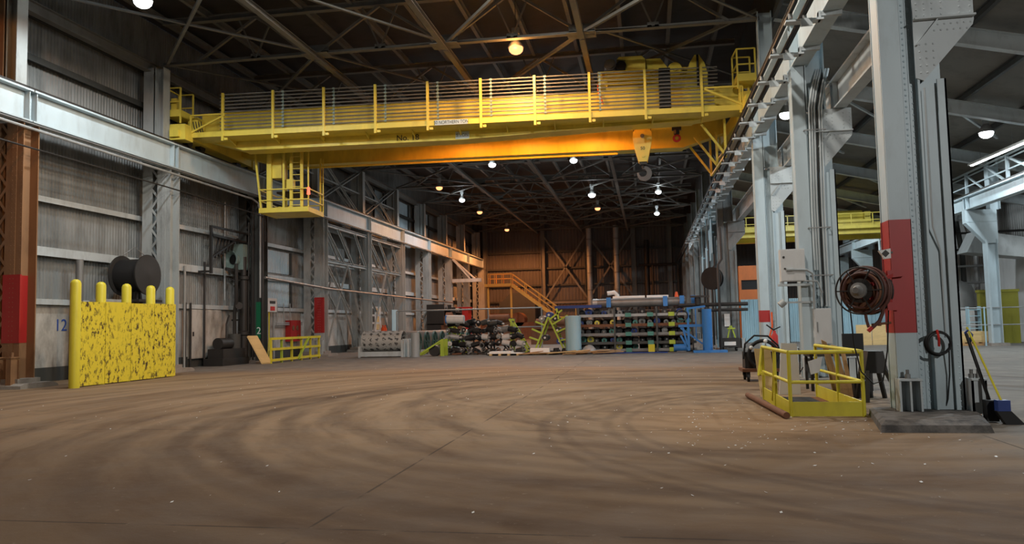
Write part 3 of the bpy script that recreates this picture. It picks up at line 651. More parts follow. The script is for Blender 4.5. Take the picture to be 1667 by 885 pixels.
# ================================================================== trolley on the girders
tx0, tx1 = u_at(-1.75), u_at(2.95); TZ = 1.72
tro = thing('hoist_trolley', 'yellow hoist trolley with grey motor on top of the crane', 'hoist', (CX, CY, CZ), ANG, local=True)
m = MB().box(tx0+.1, tx1-.1, 1.25, 1.5, TZ, TZ+.58).box(tx0+.1, tx1-.1, 4.95, 5.2, TZ, TZ+.58)
for u in (tx0+.1, tx0+1.7, tx0+3.2, tx1-.35): m.box(u, u+.25, 1.25, 5.2, TZ+.05, TZ+.33)
m.build('frame', 'crane_yellow', tro)
for u in (tx0+.4, tx1-.5):
    for v in (1.4, 5.1): MB().cyl((u, v-.07, TZ+.12), (u, v+.07, TZ+.12), .16, n=18).build('wheel', 'dark_steel', tro, True)
MB().box(tx0+.02, tx0+2.4, 1.15, 4.6, TZ+.78, TZ+.86).box(tx0+.05, tx0+.2, 1.2, 1.4, TZ+.55, TZ+.8).box(tx0+2.2, tx0+2.35, 1.2, 1.4, TZ+.55, TZ+.8).box(tx0+.05, tx0+.2, 4.3, 4.5, TZ+.55, TZ+.8).box(tx0+2.2, tx0+2.35, 4.3, 4.5, TZ+.55, TZ+.8).build('deck_plate', 'crane_yellow', tro)
D = TZ+.86
MB().cyl((tx0+.55, 1.2, D+.3), (tx0+.55, 2.1, D+.3), .25, n=20).cyl((tx0+.55, 1.12, D+.3), (tx0+.55, 1.2, D+.3), .18, n=20).box(tx0+.32, tx0+.78, 1.25, 2.0, D, D+.08).build('motor', 'steel', tro, True)
MB().cyl((tx0+1.02, 1.25, D+.25), (tx0+1.02, 1.65, D+.25), .22, n=20).build('brake_drum', 'dark_steel', tro, True)
MB().poly([(tx0+1.2, 1.3, D), (tx0+2.05, 1.3, D), (tx0+2.05, 1.3, D+.5), (tx0+1.9, 1.3, D+.65), (tx0+.95, 1.3, D+.65), (tx0+.85, 1.3, D+.55), (tx0+1.2, 1.3, D+.5)], (0, .9, 0)).build('gear_case', 'crane_yellow', tro)
MB().poly([(tx0+2.1, 1.5, D+.05), (tx0+3.05, 1.5, D+.05), (tx0+2.7, 1.5, D+.56), (tx0+2.1, 1.5, D+.56)], (0, 1.2, 0)).build('drive_cover', 'crane_yellow', tro)
MB().cyl((tx0+3.3, 1.5, D+.05), (tx0+3.3, 1.62, D+.05), .3, n=24).cyl((tx0+3.3, 1.4, D+.05), (tx0+3.3, 1.75, D+.05), .1).build('sheave_wheel', 'crane_yellow', tro, True)
MB().cyl((tx0+2.4, 3.0, D+.2), (tx0+4.3, 3.0, D+.2), .34, n=24).cyl((tx0+2.35, 3.0, D+.2), (tx0+2.42, 3.0, D+.2), .42, n=24).build('rope_drum', 'dark_steel', tro, True)
MB().poly([(tx1-.95, 1.3, TZ+.5), (tx1-.05, 1.3, TZ+.5), (tx1-.2, 1.3, D+.2), (tx1-.42, 1.3, D+.55), (tx1-.6, 1.3, D+.55), (tx1-.82, 1.3, D+.2)], (0, .5, 0)).box(tx1-1.0, tx1-.1, 1.22, 1.9, TZ-.4, TZ+.5).build('upper_block_housing', 'crane_yellow', tro)
MB().tube([(tx1-.5, 1.18, D+.5), (tx1-.5, 1.18, TZ-.1)], .05).box(tx1-.8, tx1-.25, 1.1, 1.2, TZ-.4, TZ-.1).build('limit_switch', 'black', tro)
for i in range(4): MB().box(tx0+.3, tx0+2.4, 1.0, 1.03, TZ+.7-i*.16, TZ+.8-i*.16).box(tx0+.4, tx0+.45, 1.03, 1.25, TZ+.7-i*.16, TZ+.8-i*.16).build('guard_slat', 'crane_yellow', tro)
for i in range(3): MB().box(tx0+3.0, tx0+4.0, 1.0, 1.03, TZ+.7-i*.16, TZ+.8-i*.16).box(tx0+3.5, tx0+3.55, 1.03, 1.25, TZ+.7-i*.16, TZ+.8-i*.16).build('guard_slat', 'crane_yellow', tro)
# collector stack reaching down in front of the girder
m = MB()
for i in range(12): m.box(tx0+2.5, tx0+2.95, .12, .5, TZ+.42-i*.152, TZ+.53-i*.152)
m.box(tx0+2.62, tx0+2.8, .5, .6, TZ-1.3, TZ+.5).box(tx0+2.6, tx0+2.85, .5, 1.25, TZ+.1, TZ+.25); m.build('collector_stack', 'dark_steel', tro)
MB().tube([(tx0+.02, 1.1, TZ+.3), (tx0+.0, .95, TZ), (tx0+.12, .92, TZ-.35), (tx0+.2, .9, TZ-.6)], .035).build('control_cable', 'orange_plain', tro, True)
# ================================================================== hook block
hx, hy = -.03, 33.5
hk = thing('hook_block', 'big yellow hook block with grey hook hanging under the crane', 'hook', (hx, hy, 7.85))
P = [(-.19, 8.62), (.19, 8.62), (.36, 9.3), (.42, 9.7), (.38, 9.95), (.22, 10.12), (0, 10.18), (-.22, 10.12), (-.38, 9.95), (-.42, 9.7), (-.36, 9.3)]
MB().poly([(hx+a, hy-.2, b) for a, b in P], (0, .06, 0)).poly([(hx+a, hy+.14, b) for a, b in P], (0, .06, 0)).build('side_plate', 'crane_yellow', hk)
MB().cyl((hx, hy-.13, 9.72), (hx, hy+.13, 9.72), .36, n=24).build('sheave', 'dark_steel', hk, True)
MB().cyl((hx, hy-.24, 9.75), (hx, hy+.24, 9.75), .09, n=14).cyl((hx, hy-.26, 9.75), (hx, hy+.26, 9.75), .04, n=10).build('axle', 'steel', hk)
MB().cyl((hx, hy-.23, 8.88), (hx, hy-.19, 8.88), .08, n=14).build('trunnion', 'crane_yellow', hk)
text('50', .2, (hx, hy-.203, 9.2), (1, 0, 0), (0, 0, 1), 'text_dark', 'capacity_number', hk, .002)
MB().box(hx-.17, hx+.17, hy-.15, hy+.15, 8.5, 8.64).cyl((hx, hy, 8.35), (hx, hy, 8.5), .07).build('swivel', 'dark_steel', hk)
m = MB(); arc = []
for i in range(23):
    a = radians(100-i*13.0); th = .05+.075*sin(pi*min(1, i/20.0)); arc.append((a, th))
ro = []; c0 = Vector((hx, hy, 8.14))
vs = []; fs = []
for i, (a, th) in enumerate(arc):
    for rr, dy in ((.22-th*.6, -.06), (.22+th*1.2, -.05), (.22+th*1.2, .05), (.22-th*.6, .06)): vs.append(c0+Vector((cos(a)*rr, dy, sin(a)*rr)))
for i in range(len(arc)-1):
    for j in range(4): fs.append((i*4+j, i*4+(j+1) % 4, i*4+4+(j+1) % 4, i*4+4+j))
fs += [(0, 1, 2, 3), tuple(range(len(vs)-4, len(vs)))]
m.add(vs, fs); m.build('hook', 'hook_grey', hk)
for a in (-.37, -.3, .3, .37): MB().cyl((hx+a, hy, 9.75), (hx+a, hy, 12.1), .016, n=6).build('wire_rope', 'dark_steel', hk)
# small auxiliary hook
ax = 1.45; h2 = thing('auxiliary_hook', 'small dark red hook hanging right of the big hook block', 'hook', (ax, hy, 9.4))
MB().cyl((ax, hy, 9.9), (ax, hy, 12.1), .02).build('wire_rope', 'dark_steel', h2)
MB().box(ax-.2, ax+.2, hy-.1, hy+.1, 9.95, 10.3).cyl((ax, hy, 9.78), (ax, hy, 9.95), .12).build('load_block', 'dark_steel', h2)
MB().ring((ax, hy, 9.6), (0, 1, 0), .13, .05, 20).build('hook', 'red_plain', h2, True)
# distant yellow crane in the side bay
t = thing('overhead_crane', 'distant yellow crane spanning the side bay behind the columns', 'crane', (5.15, 56, 7.9))
MB().box(5.45, 16.7, 55.6, 56.2, 7.4, 8.15).box(5.45, 16.7, 55.5, 56.3, 8.15, 8.2).build('near_girder', 'crane_yellow', t)
MB().box(5.45, 16.7, 58.4, 59.0, 7.3, 8.1).build('far_girder', 'crane_yellow', t)
MB().box(5.45, 16.7, 54.9, 55.6, 7.7, 7.75).box(5.45, 16.7, 54.88, 54.92, 7.7, 7.92).build('walkway', 'crane_yellow', t)
for i in range(9): MB().bar((5.5+i*1.38, 54.9, 7.7), (5.5+i*1.38, 54.9, 8.75), .06).build('stanchion', 'crane_yellow', t)
MB().bar((5.45, 54.9, 8.73), (16.7, 54.9, 8.73), .06).bar((5.45, 54.9, 8.25), (16.7, 54.9, 8.25), .05).build('handrail', 'crane_yellow', t)
m = MB().cyl((13.2, 57, 8.75), (15.0, 57, 8.75), .45, n=12).box(13.0, 15.3, 55.7, 58.9, 8.2, 8.4).box(12.3, 13.0, 55.7, 58.9, 8.2, 8.9).box(15.0, 15.4, 56.2, 57.2, 8.2, 9.0); m.build('hoist_unit', 'crane_yellow', t)
for x in (5.15, 17.0): MB().box(x-.2, x+.2, 54.6, 59.6, 8.2, 8.5).box(x-.3 if x > 9 else x, x if x > 9 else x+.4, 55.6, 59, 8.15, 8.3).cyl((x-.08, 55.2, 8.24), (x+.08, 55.2, 8.24), .13).cyl((x-.08, 59, 8.24), (x+.08, 59, 8.24), .13).build('end_truck', 'crane_yellow', t)
# ================================================================== along the left wall
# yellow crash barrier
t = thing('crash_barrier', 'battered yellow steel barrier of five posts and four sheets', 'barrier', (-17.55, 23.4, 0))
bx = lambda y: -17.62+.0*(y-20)
for i, (y, x) in enumerate(((20.9, -17.52), (22.3, -17.75), (23.55, -17.75), (24.85, -17.75), (25.98, -17.75))):
    MB().lathe((x, y, 0), (0, 0, 1), [(0, .155), (3.24, .155), (3.32, .12), (3.36, .05)], 18).build('post', 'safety_yellow', t, True)
for i in range(4):
    y0 = 21.05+i*1.26; MB().box(-17.6, -17.57, y0, y0+1.25, .03, 2.68+.02*(i % 2)).box(-17.6, -17.565, y0+.0, y0+.03, .03, 2.66).build('sheet', 'barrier_yellow', t)
# black cable reel on a stand behind it
t = thing('cable_reel', 'big black cable reel on a stand behind the yellow barrier', 'reel', (-19.95, 26.9, 0))
cz = 3.92
MB().cyl((-20.45, 26.9, cz), (-19.35, 26.9, cz), .64, n=32).build('drum', 'black_rubber', t, True)
for x in (-20.5, -19.38): MB().lathe((x, 26.9, cz), (1, 0, 0), [(0, .79), (.03, .8), (.06, .79), (.065, .7), (.065, .2), (.08, .1)], 40).build('flange', 'dark_steel', t, True)
m = MB()
for y in (26.35, 27.45): m.bar((-20.3, y, 0), (-20.0, 26.9, cz-.1), .1).bar((-19.6, y, 0), (-19.8, 26.9, cz-.1), .1)
m.box(-20.5, -19.2, 26.2, 27.6, 2.85, 2.95); m.build('stand', 'dark_steel', t)
MB().tube([(-20.2, 26.55, cz+.78), (-19.95, 26.9, cz+1.12), (-19.7, 27.25, cz+.78)], .02).build('lifting_bail', 'steel', t)
one(MB().box(-20.3, -19.7, 24.9, 26.2, 2.83, 2.93).bar((-20.0, 25.0, 0), (-20.0, 25.0, 2.85), .1).bar((-20, 26.1, 0), (-20, 26.1, 2.85), .1), 'work_shelf', 'left_paint', 'grey steel shelf frame behind the barrier left of the reel', 'shelf', (-20, 25.5, 0))
one(MB().cyl((-20.6, 24.75, 0), (-20.6, 24.75, 4.4), .13), 'standpipe', 'steel', 'grey steel standpipe rising behind the first barrier post', 'pipe', (-20.6, 24.75, 0), smooth=True)
# conduits under the runway girder
one(MB().tube([(-19.4, 8, 8.36), (-19.4, 35.0, 8.24), (-19.4, 35.6, 8.1), (-19.4, 35.8, 7.7), (-19.4, 35.8, 3.3)], .05), 'conduit', 'galv', 'long steel conduit under the left girder bending down at the dark column', 'pipe', (-19.4, 35.8, 3.3), 'pipes of the left wall', True)
one(MB().tube([(-19.35, 8, 7.72), (-19.35, 28, 7.62), (-19.35, 36, 7.5), (-19.35, 36.2, 7.3), (-19.35, 36.2, 6.2)], .03), 'cable_run', 'dark_steel', 'thin dark cable run below the conduit of the left girder', 'cable', (-19.35, 36.2, 6.2), 'pipes of the left wall', True)
one(MB().tube([(-19.42, 8, 8.47), (-19.42, 92, 8.47)], .025).tube([(-19.48, 8, 8.5), (-19.48, 92, 8.5)], .02), 'busbar', 'steel', 'thin bare bus bars along the foot of the left girder', 'cable', (-19.42, 8, 8.47), 'pipes of the left wall', True)
one(MB().tube([(-19.35, 36.2, 4.35), (-19.3, 44, 4.1), (-19.3, 67, 4.0), (-19.3, 74, 4.0)], .07), 'wall_pipe', 'steel', 'long horizontal pipe crossing the braced columns of the left wall', 'pipe', (-19.3, 55, 4.0), 'pipes of the left wall', True)
for i, (y, z0, z1, r, nm) in enumerate(((31.2, .2, 8.4, .07, 'pale vertical pipe left of the wall fan'), (31.75, .2, 4.7, .05, 'short grey pipe left of the wall fan, thinner of a pair'), (33.35, .3, 5.0, .05, 'thin vertical pipe below the wall fan'), (35.1, 3.2, 8.2, .05, 'pale vertical pipe right of the wall fan'))):
    one(MB().cyl((-20.95, y, 0 if z0 < 1 else z0), (-20.95, y, z1), r, n=10), 'pipe_riser', 'galv' if i != 2 else 'dark_steel', nm, 'pipe', (-20.95, y, z0), 'pipes of the left wall', True)
for i, y in enumerate((31.9, 32.3)):
    one(MB().cyl((-21.0, y, 0), (-21.0, y, 3.0), .05, n=10), 'drain_pipe', 'dark_steel', f'dark drain pipe on the lower white wall, {("left", "right")[i]} of a close pair', 'pipe', (-21, y, .2), 'pipes of the left wall', True)
# wall fan
t = thing('wall_fan', 'pale green fan unit with round inlet high on the left wall', 'fan', (-20.7, 35.6, 4.6))
MB().box(-20.95, -20.2, 35.55, 37.0, 4.75, 6.05).box(-20.19, -20.17, 35.65, 36.9, 4.85, 5.95).build('housing', 'fan_green', t)
MB().lathe((-20.6, 35.55, 5.25), (-.25, -1, 0), [(0, .3), (.25, .36), (.4, .5), (.42, .5), (.42, .42), (.3, .3), (.1, .26)], 28).build('inlet_cone', 'fan_green', t, True)
MB().cyl((-20.6, 35.5, 5.25), (-20.63, 35.35, 5.25), .24).build('fan_wheel', 'black', t, True)
m = MB()
for y in (33.0, 37.6): m.bar((-20.4, y, 4.4), (-20.4, y, 6.7), .12).bar((-21.1, y, 4.5), (-20.4, y, 4.5), .1)
m.bar((-20.4, 33.0, 6.65), (-20.4, 37.6, 6.65), .1).bar((-20.4, 33, 6.25), (-20.4, 37.6, 6.15), .12).bar((-20.4, 33.1, 5.2), (-20.4, 35.4, 6.3), .08).bar((-20.4, 34.3, 4.7), (-20.4, 37.6, 4.6), .14); m.build('support_frame', 'dark_steel', t)
m = MB()
for i in range(6): m.cyl((-20.5, 33.5+i*.3, 5.2+.1*i), (-20.6, 34.0+i*.28, 6.3), .05)
m.build('linkage', 'dark_steel', t)
# grimy plant between the second and third columns
t = thing('pump_unit', 'grimy dark pump and pipe group at the wall left of the dark column', 'machine', (-20.3, 34.6, 0))
MB().box(-20.9, -19.9, 33.2, 35.6, 0, .35).box(-20.8, -20.0, 33.4, 35.4, .35, .8).build('base', 'dark_steel', t)
MB().cyl((-20.4, 33.6, 1.05), (-20.4, 34.6, 1.05), .28, n=18).cyl((-20.4, 34.6, 1.05), (-20.4, 34.9, 1.05), .14).build('motor', 'dark_steel', t, True)
MB().cyl((-20.4, 35.1, .8), (-20.4, 35.1, 1.5), .3, n=18).build('pump_casing', 'dark_paint', t, True)
MB().tube([(-20.4, 35.1, 1.5), (-20.4, 35.1, 2.6), (-20.2, 34.9, 3.1), (-20.2, 34.9, 5.0)], .09).tube([(-20.4, 34.6, 2.4), (-20.3, 34.2, 2.0), (-20.3, 34.2, 1.2)], .05).cyl((-20.3, 35.2, 2.9), (-20.1, 35.0, 2.9), .18).build('piping', 'dark_steel', t, True)
t = thing('filter_column', 'tall slim dark filter pipe just left of the dark column', 'pipe', (-20.25, 35.6, 0))
MB().lathe((-20.25, 35.7, .2), (0, 0, 1), [(0, .22), (1.2, .22), (1.25, .28), (1.4, .28), (1.45, .2), (4.0, .2), (4.05, .27), (4.2, .27), (4.25, .14), (5.2, .14)], 18).build('body', 'dark_steel', t, True)
MB().bar((-20.9, 35.7, 2.2), (-20.2, 35.7, 2.2), .08).bar((-20.9, 35.7, 5.0), (-20.2, 35.7, 5.0), .08).bar((-20.3, 34.6, 4.2), (-20.3, 36.2, 4.2), .05).build('wall_bracket', 'dark_steel', t)
for i, (y0, y1, z0, z1, nm, mt) in enumerate(((29.9, 31.0, 1.2, 2.3, 'grey breaker panel on the wall right of the yellow barrier', 'left_paint'), (32.4, 35.0, .4, 2.7, 'grey steel wall door with worn paint below the fan', 'wall_base'))):
    t = thing('wall_cabinet', nm, 'cabinet', (-21.1, y0, z0)); MB().box(-21.2, -21.05, y0, y1, z0, z1).build('body', mt, t); MB().box(-21.05, -21.03, y0+.05, y1-.05, z0+.05, z1-.05).build('door', mt, t)
    MB().box(-21.03, -20.99, y0+.12, y0+.18, (z0+z1)/2-.1, (z0+z1)/2+.1).build('handle', 'dark_steel', t)
# devices in the bay with the pale blue sheets
t = thing('control_box', 'small grey control box with a red mark beside the green banded column', 'box', (-20.5, 38.9, 2.65))
MB().box(-20.8, -20.4, 38.5, 39.5, 2.65, 3.4).build('body', 'white_panel', t); MB().box(-20.39, -20.38, 38.75, 39.25, 2.72, 2.95).build('warning_mark', 'red_plain', t); MB().box(-20.395, -20.38, 38.7, 39.3, 3.1, 3.25).build('display', 'dark_steel', t)
one(MB().tube([(-20.5, 38.8, 2.66), (-20.5, 38.8, 1.2), (-20.45, 38.5, .0)], .04), 'flexible_conduit', 'safety_yellow', 'yellow cable hanging from the small grey control box', 'cable', (-20.45, 38.5, .4), smooth=True)
one(MB().cyl((-20.9, 40.1, 0), (-20.9, 40.1, 2.8), .06), 'vent_pipe', 'galv', 'grey vertical pipe behind the yellow gate', 'pipe', (-20.9, 40.1, .3), smooth=True)
t = thing('fire_hose_cabinet', 'dark red fire hose cabinet on the wall behind the yellow gate', 'cabinet', (-21.1, 42.8, .95))
MB().box(-21.2, -20.85, 42.1, 43.4, .95, 2.2).build('body', 'red_paint', t)
for (y, z) in ((42.4, 1.75), (42.9, 1.75), (43.05, 1.2)): MB().lathe((-20.86, y, z), (1, 0, 0), [(0, .15), (.04, .15), (.05, .05)], 16).build('gauge', 'rust', t)
m = MB()
for z in (1.95, 2.05): m.tube([(-20.95, 40.5, z), (-20.95, 43.8, z)], .035)
for y in (40.6, 41.4, 42.2): m.tube([(-20.95, y, 2.0), (-20.95, y, 3.2)], .03)
one(m, 'pipe_manifold', 'galv', 'small pipe manifold on the white wall behind the yellow gate', 'pipe', (-20.95, 42, 2), smooth=True)
# yellow guard fence beside the red banded column
A = Vector((-18.45, 34.95, 0)); B = Vector((-20.2, 43.2, 0)); A = Vector((-18.5, 35.2, 0)); B = Vector((-18.6, 41.0, 0))
t = thing('guard_rail_fence', 'yellow tubular guard rail fence before the left wall columns', 'fence', A)
D = (B-A).normalized(); Ln = (B-A).length
for i in range(6):
    p = A+D*Ln*i/5; MB().bar(p, p+Vector((0, 0, 1.28)), .1).build('post', 'lime_paint' if i == 1 else 'safety_yellow', t)
for z in (1.22, .7, .16): MB().bar(A+Vector((.06, 0, z)), B+Vector((.06, 0, z)), .12 if z > 1 else .1, .12).build('rail', 'safety_yellow', t)
MB().bar(A+D*2.9+Vector((.1, 0, .1)), A+D*4.2+Vector((.1, 0, 1.2)), .1).build('brace', 'lime_paint', t)
one(MB().poly([(-18.75, 34.75, 0), (-18.5, 35.2, 0), (-18.95, 34.6, 1.35), (-19.2, 34.15, 1.35)], (.04, .02, .05)), 'plywood_board', 'plywood', 'pale plywood board leaning at the left end of the yellow fence', 'board', (-18.75, 34.75, 0))
# portal bracing between the columns
def portal(k, xs, nm, zlo, zhi, upper):
    y0, y1 = YK[k], YK[k+1]; t = thing('portal_bracing', nm, 'bracing', (XL, (y0+y1)/2, zlo), group='cross bracing on the left wall')
    for x in xs:
        if not upper:
            for z in (8.15, 5.9): MB().ibeam((x, y0+.3, z), (x, y1-.3, z), .2, .2).build('strut', 'left_paint', t)
            ym = (y0+y1)/2
            for a, b in (((y0+.3, 8.1), (ym-.6, 5.95)), ((ym+1.4, 8.1), (y1-.4, 5.95)), ((ym-1.5, 8.1), (ym+1.0, 5.95)), ((y0+.4, .4), (ym, 5.85)), ((y1-.4, .4), (ym, 5.85)), ((y0+.4, 5.8), (ym+.3, 2.9))):
                MB().angle((x, a[0], a[1]), (x, b[0], b[1]), .13, .03, (1, 0, 0)).build('diagonal', 'left_paint', t)
        else:
            for a, b in (((y0+.3, zlo), (y1-.3, zhi)), ((y0+.3, zhi), (y1-.3, zlo))):
                MB().angle((x, a[0], a[1]), (x, b[0], b[1]), .13, .03, (1, 0, 0)).build('diagonal', 'left_paint', t)
            MB().bar((x, y0+.3, (zlo+zhi)/2), (x, y1-.3, (zlo+zhi)/2), .1).build('strut', 'left_paint', t)
portal(4, (XL-.05, XL-.95), 'crossed steel portal bracing right of the red banded wall column, nearer bay', .3, 8.4, False)
portal(5, (XL-.05, XL-.95), 'crossed steel portal bracing right of the red banded wall column, farther bay', .3, 8.4, False)
for i, k in enumerate((3, 4, 5)): portal(k, (-20.2, -20.6), f'crossed bracing above the left runway girder, {ORD[i]} bay from the camera', 9.7, 12.8, True)
# jib bracket high on the eighth column
t = thing('wall_jib', 'white steel jib bracket high on a far left wall column', 'bracket', (-19.3, YK[8], 6.2))
MB().bar((-19.4, YK[8], 6.2), (-16.4, YK[8]-.2, 6.2), .3, .34).build('arm', 'white_panel', t); MB().bar((-19.4, YK[8], 8.4), (-17.6, YK[8], 6.4), .14).bar((-19.4, YK[8]+.5, 8.4), (-17.2, YK[8]+.3, 6.4), .14).build('tie', 'white_panel', t)
# work bench, signs and bottles before the braced bays
t = thing('tool_board', 'pale notice board with small papers and red bottles by the braced bay', 'board', (-20.8, 55.5, 0))
MB().box(-20.95, -20.9, 54.4, 57.6, 1.1, 3.3).build('panel', 'white_panel', t); MB().box(-20.9, -20.1, 54.4, 57.6, 1.0, 1.1).build('shelf', 'dark_steel', t)
for y in (54.5, 57.5): MB().bar((-20.5, y, 0), (-20.5, y, 1.05), .1).build('leg', 'dark_steel', t)
for i in range(9): MB().box(-20.89, -20.88, 54.6+(i % 3)*1.0, 55.2+(i % 3)*1.0, 1.5+(i//3)*.6, 1.95+(i//3)*.6).build('paper', ('white', 'plywood', 'dark_paint')[(i*2) % 3], t)
for i, y in enumerate((56.4, 56.9)): one(MB().lathe((-20.3, y, 1.1), (0, 0, 1), [(0, .14), (.5, .14), (.6, .06), (.75, .06)], 14), 'red_bottle', 'orange_plain', f'small orange red bottle on the shelf, {("left", "right")[i]} of two', 'bottle', (-20.3, y, 1.1), 'red bottles on the shelf', True)
one(MB().box(-19.3, -19.27, 55.6, 56.9, 0, 3.0), 'plastic_sheet', 'pale_blue', 'pale blue plastic sheet catching light by the braced column', 'sheet', (-19.3, 56.2, 0))
# machines along the wall farther back
def rack_machine(y, label, h, w=2.6, seed=0):
    R = random.Random(seed); t = thing('stock_rack', label, 'rack', (-18.6, y, 0), group='dark racks along the far left wall')
    [MB().box(-19.4, -17.8, q-.05, q+.05, 0, h).build('end_frame', 'dark_steel', t) for q in (y-w/2+.05, y+w/2-.05)]
    for z in (.4, h*.5, h*.85): MB().box(-19.4, -17.8, y-w/2, y+w/2, z, z+.08).build('shelf', 'dark_paint', t)
    for i in range(7):
        z = (.5, h*.5+.1, h*.85+.1)[i % 3]; MB().cyl((-17.85-R.random()*.2, y-w/2+.3+i*.33, z+.22), (-19, y-w/2+.3+i*.33, z+.22), .18, n=12).build('stock_piece', R.choice(['dark_steel', 'steel', 'galv']), t, True)
rack_machine(66.5, 'dark stock rack at the far left wall before the tan column', 3.6, 2.6, 1)
rack_machine(70.5, 'dark stock rack at the far left wall behind the tan column', 3.4, 2.6, 2)
one(MB().box(-18.6, -17.4, 72.6, 74.0, 0, 3.3).box(-18.7, -17.3, 72.5, 74.1, 3.3, 3.5).box(-17.39, -17.36, 72.8, 73.8, .6, 2.6), 'red_cabinet', 'red_paint', 'rusty red cabinet at the far left wall beside the racks', 'cabinet', (-18, 73.3, 0))
# far left group under the stairs
t = thing('process_machine', 'rust coloured machine lit orange below the far stairs', 'machine', (-15.5, 84, 0))
MB().box(-18.5, -12.5, 83, 85.5, 0, 1.9).build('base', 'rust', t); MB().poly([(-18, 83.2, 1.9), (-14.5, 83.2, 1.9), (-14.8, 83.2, 2.9), (-17.7, 83.2, 3.0)], (0, 2, 0)).build('hood', 'rust', t)
m = MB()
for i in range(10): m.box(-17.6+i*.28, -17.45+i*.28, 83.1, 83.2, 2.0, 2.7)
m.build('grille', 'steel', t)
MB().cyl((-14.3, 83.0, 2.2), (-14.3, 85, 2.2), .8, n=24).build('roller', 'rust', t, True)
# stairs
t = thing('steel_stairs', 'orange lit steel stairs and landing at the far end wall', 'stairs', (-13, 81, 0))
T0 = Vector((-14.3, 80, 6.0)); T1 = Vector((-9.6, 80, 2.45))
for v in (-.5, .5):
    MB().bar(T0+Vector((0, v, -.1)), T1+Vector((0, v, -.1)), .06, .34).bar((-17.2, 80+v, 5.9), (-14.3, 80+v, 5.9), .06, .3).build('stringer', 'stair_paint', t)
    MB().bar(T0+Vector((0, v, 1.1)), T1+Vector((0, v, 1.1)), .08).bar(T0+Vector((0, v, .6)), T1+Vector((0, v, .6)), .06).bar((-16.8, 80+v, 7.1), (-14.3, 80+v, 7.1), .08).bar((-16.8, 80+v, 6.6), (-14.3, 80+v, 6.6), .06).build('handrail', 'stair_paint', t)
    for i in range(4):
        p = T0.lerp(T1, i/3.2); MB().bar(p+Vector((0, v, 0)), p+Vector((0, v, 1.1)), .07).build('baluster', 'stair_paint', t)
    for x in (-16.8, -16.1, -15.3): MB().bar((x, 80+v, 5.9), (x, 80+v, 7.15), .07).build('baluster', 'stair_paint', t)
for i in range(15):
    p = T0.lerp(T1, (i+.5)/15); MB().box(p.x-.14, p.x+.14, 79.5, 80.5, p.z-.03, p.z+.02).build('tread', 'stair_paint', t)
MB().box(-17.2, -14.3, 79.5, 80.5, 5.98, 6.04).build('landing', 'stair_paint', t)
for x in (-16.9, -14.4): MB().bar((x, 80, 0), (x, 80, 5.8), .2).build('support_leg', 'stair_paint', t)
MB().box(-9.7, -7.5, 79.5, 80.5, 2.3, 2.4).bar((-7.6, 80, 0), (-7.6, 80, 2.3), .15).bar((-9.6, 80, 0), (-9.6, 80, 2.3), .15).bar((-9.6, 79.5, 3.4), (-7.5, 79.5, 3.4), .07).bar((-7.5, 79.5, 2.4), (-7.5, 79.5, 3.4), .07).build('lower_platform', 'stair_paint', t)
one(MB().box(-17.5, -13.2, 89, 91.5, 0, 4.4).poly([(-17.2, 89.2, 4.4), (-13.5, 89.2, 4.4), (-14.8, 89.2, 5.4), (-16.2, 89.2, 5.4)], (0, 2, 0)), 'dust_hopper', 'dark_paint', 'dark hopper box in the shadow under the far stairs', 'hopper', (-15.3, 90, 0))
# ================================================================== far end wall
EW = [(-12.45, 'rust'), (-7.1, 'rust'), (-1.6, 'dark_paint'), (2.6, 'dark_paint'), (-19.6, 'rust')]
for i, (x, mt) in enumerate(EW):
    one(MB().ibeam((x, 91.4, 0), (x, 91.4, 15), .5, .5, .04, .03, (1, 0, 0)), 'end_wall_column', 'truss_paint', 'steel column on the far end wall, '+('right of the stair top', 'beside the left stack pipe', 'right of the right stack pipe', 'near the right corner', 'in the left corner')[i], 'column', (x, 91.4, 0), 'columns of the far end wall')
for i, (x0, x1, z0, z1) in enumerate(((-12.4, -7.1, 4.2, 12.2), (-7.1, -1.6, 4.2, 12.2))):
    t = thing('wall_bracing', f'crossed bracing on the far end wall, {("left", "right")[i]} panel', 'bracing', (x0, 91.0, z0), group='bracing of the far end wall')
    for a, b in (((x0, z0), (x1, z1)), ((x0, z1), (x1, z0+.2))):
        MB().angle((a[0], 91.1, a[1]), (b[0], 91.1, b[1]), .2, .03, (0, 1, 0)).build('diagonal', 'truss_paint', t)
    MB().bar((x0, 91.1, z0), (x1, 91.1, z0), .25).build('strut', 'truss_paint', t)
    xm = (x0+x1)/2
    for a, b in (((x0, z0), (xm-.3, .8)), ((x1, z0), (xm+.3, .8))): MB().angle((a[0], 91.1, a[1]), (b[0], 91.1, b[1]), .18, .03, (0, 1, 0)).build('lower_diagonal', 'truss_paint', t)
for i, (x, ztop) in enumerate(((-6.75, 12.9), (-3.55, 13.1))):
    t = thing('stack_pipe', f'galvanised stack pipe at the far end wall, {("left", "right")[i]} of two', 'pipe', (x, 90.2, 2.3))
    MB().cyl((x, 90.2, 0), (x, 90.2, ztop), .32, n=18).build('pipe', 'galv', t, True)
    for j in range(5): MB().cyl((x, 90.2, 3.5+j*2), (x, 90.2, 3.6+j*2), .36, n=18).build('joint_band', 'steel', t, True)
    if i: MB().tube([(x, 90.2, 2.4), (x+.1, 89.9, 1.4)], .3).build('elbow', 'white_panel', t)
one(MB().tube([(-1.0, 90, 8.3), (3.2, 90, 8.3), (3.5, 90, 8.2), (3.5, 90, 0)], .12).tube([(.6, 90, 8.2), (.6, 90, 0)], .14), 'duct_pipe', 'dark_steel', 'dark pipe with a bend on the far end wall at the right', 'pipe', (3.5, 90, 3), smooth=True)
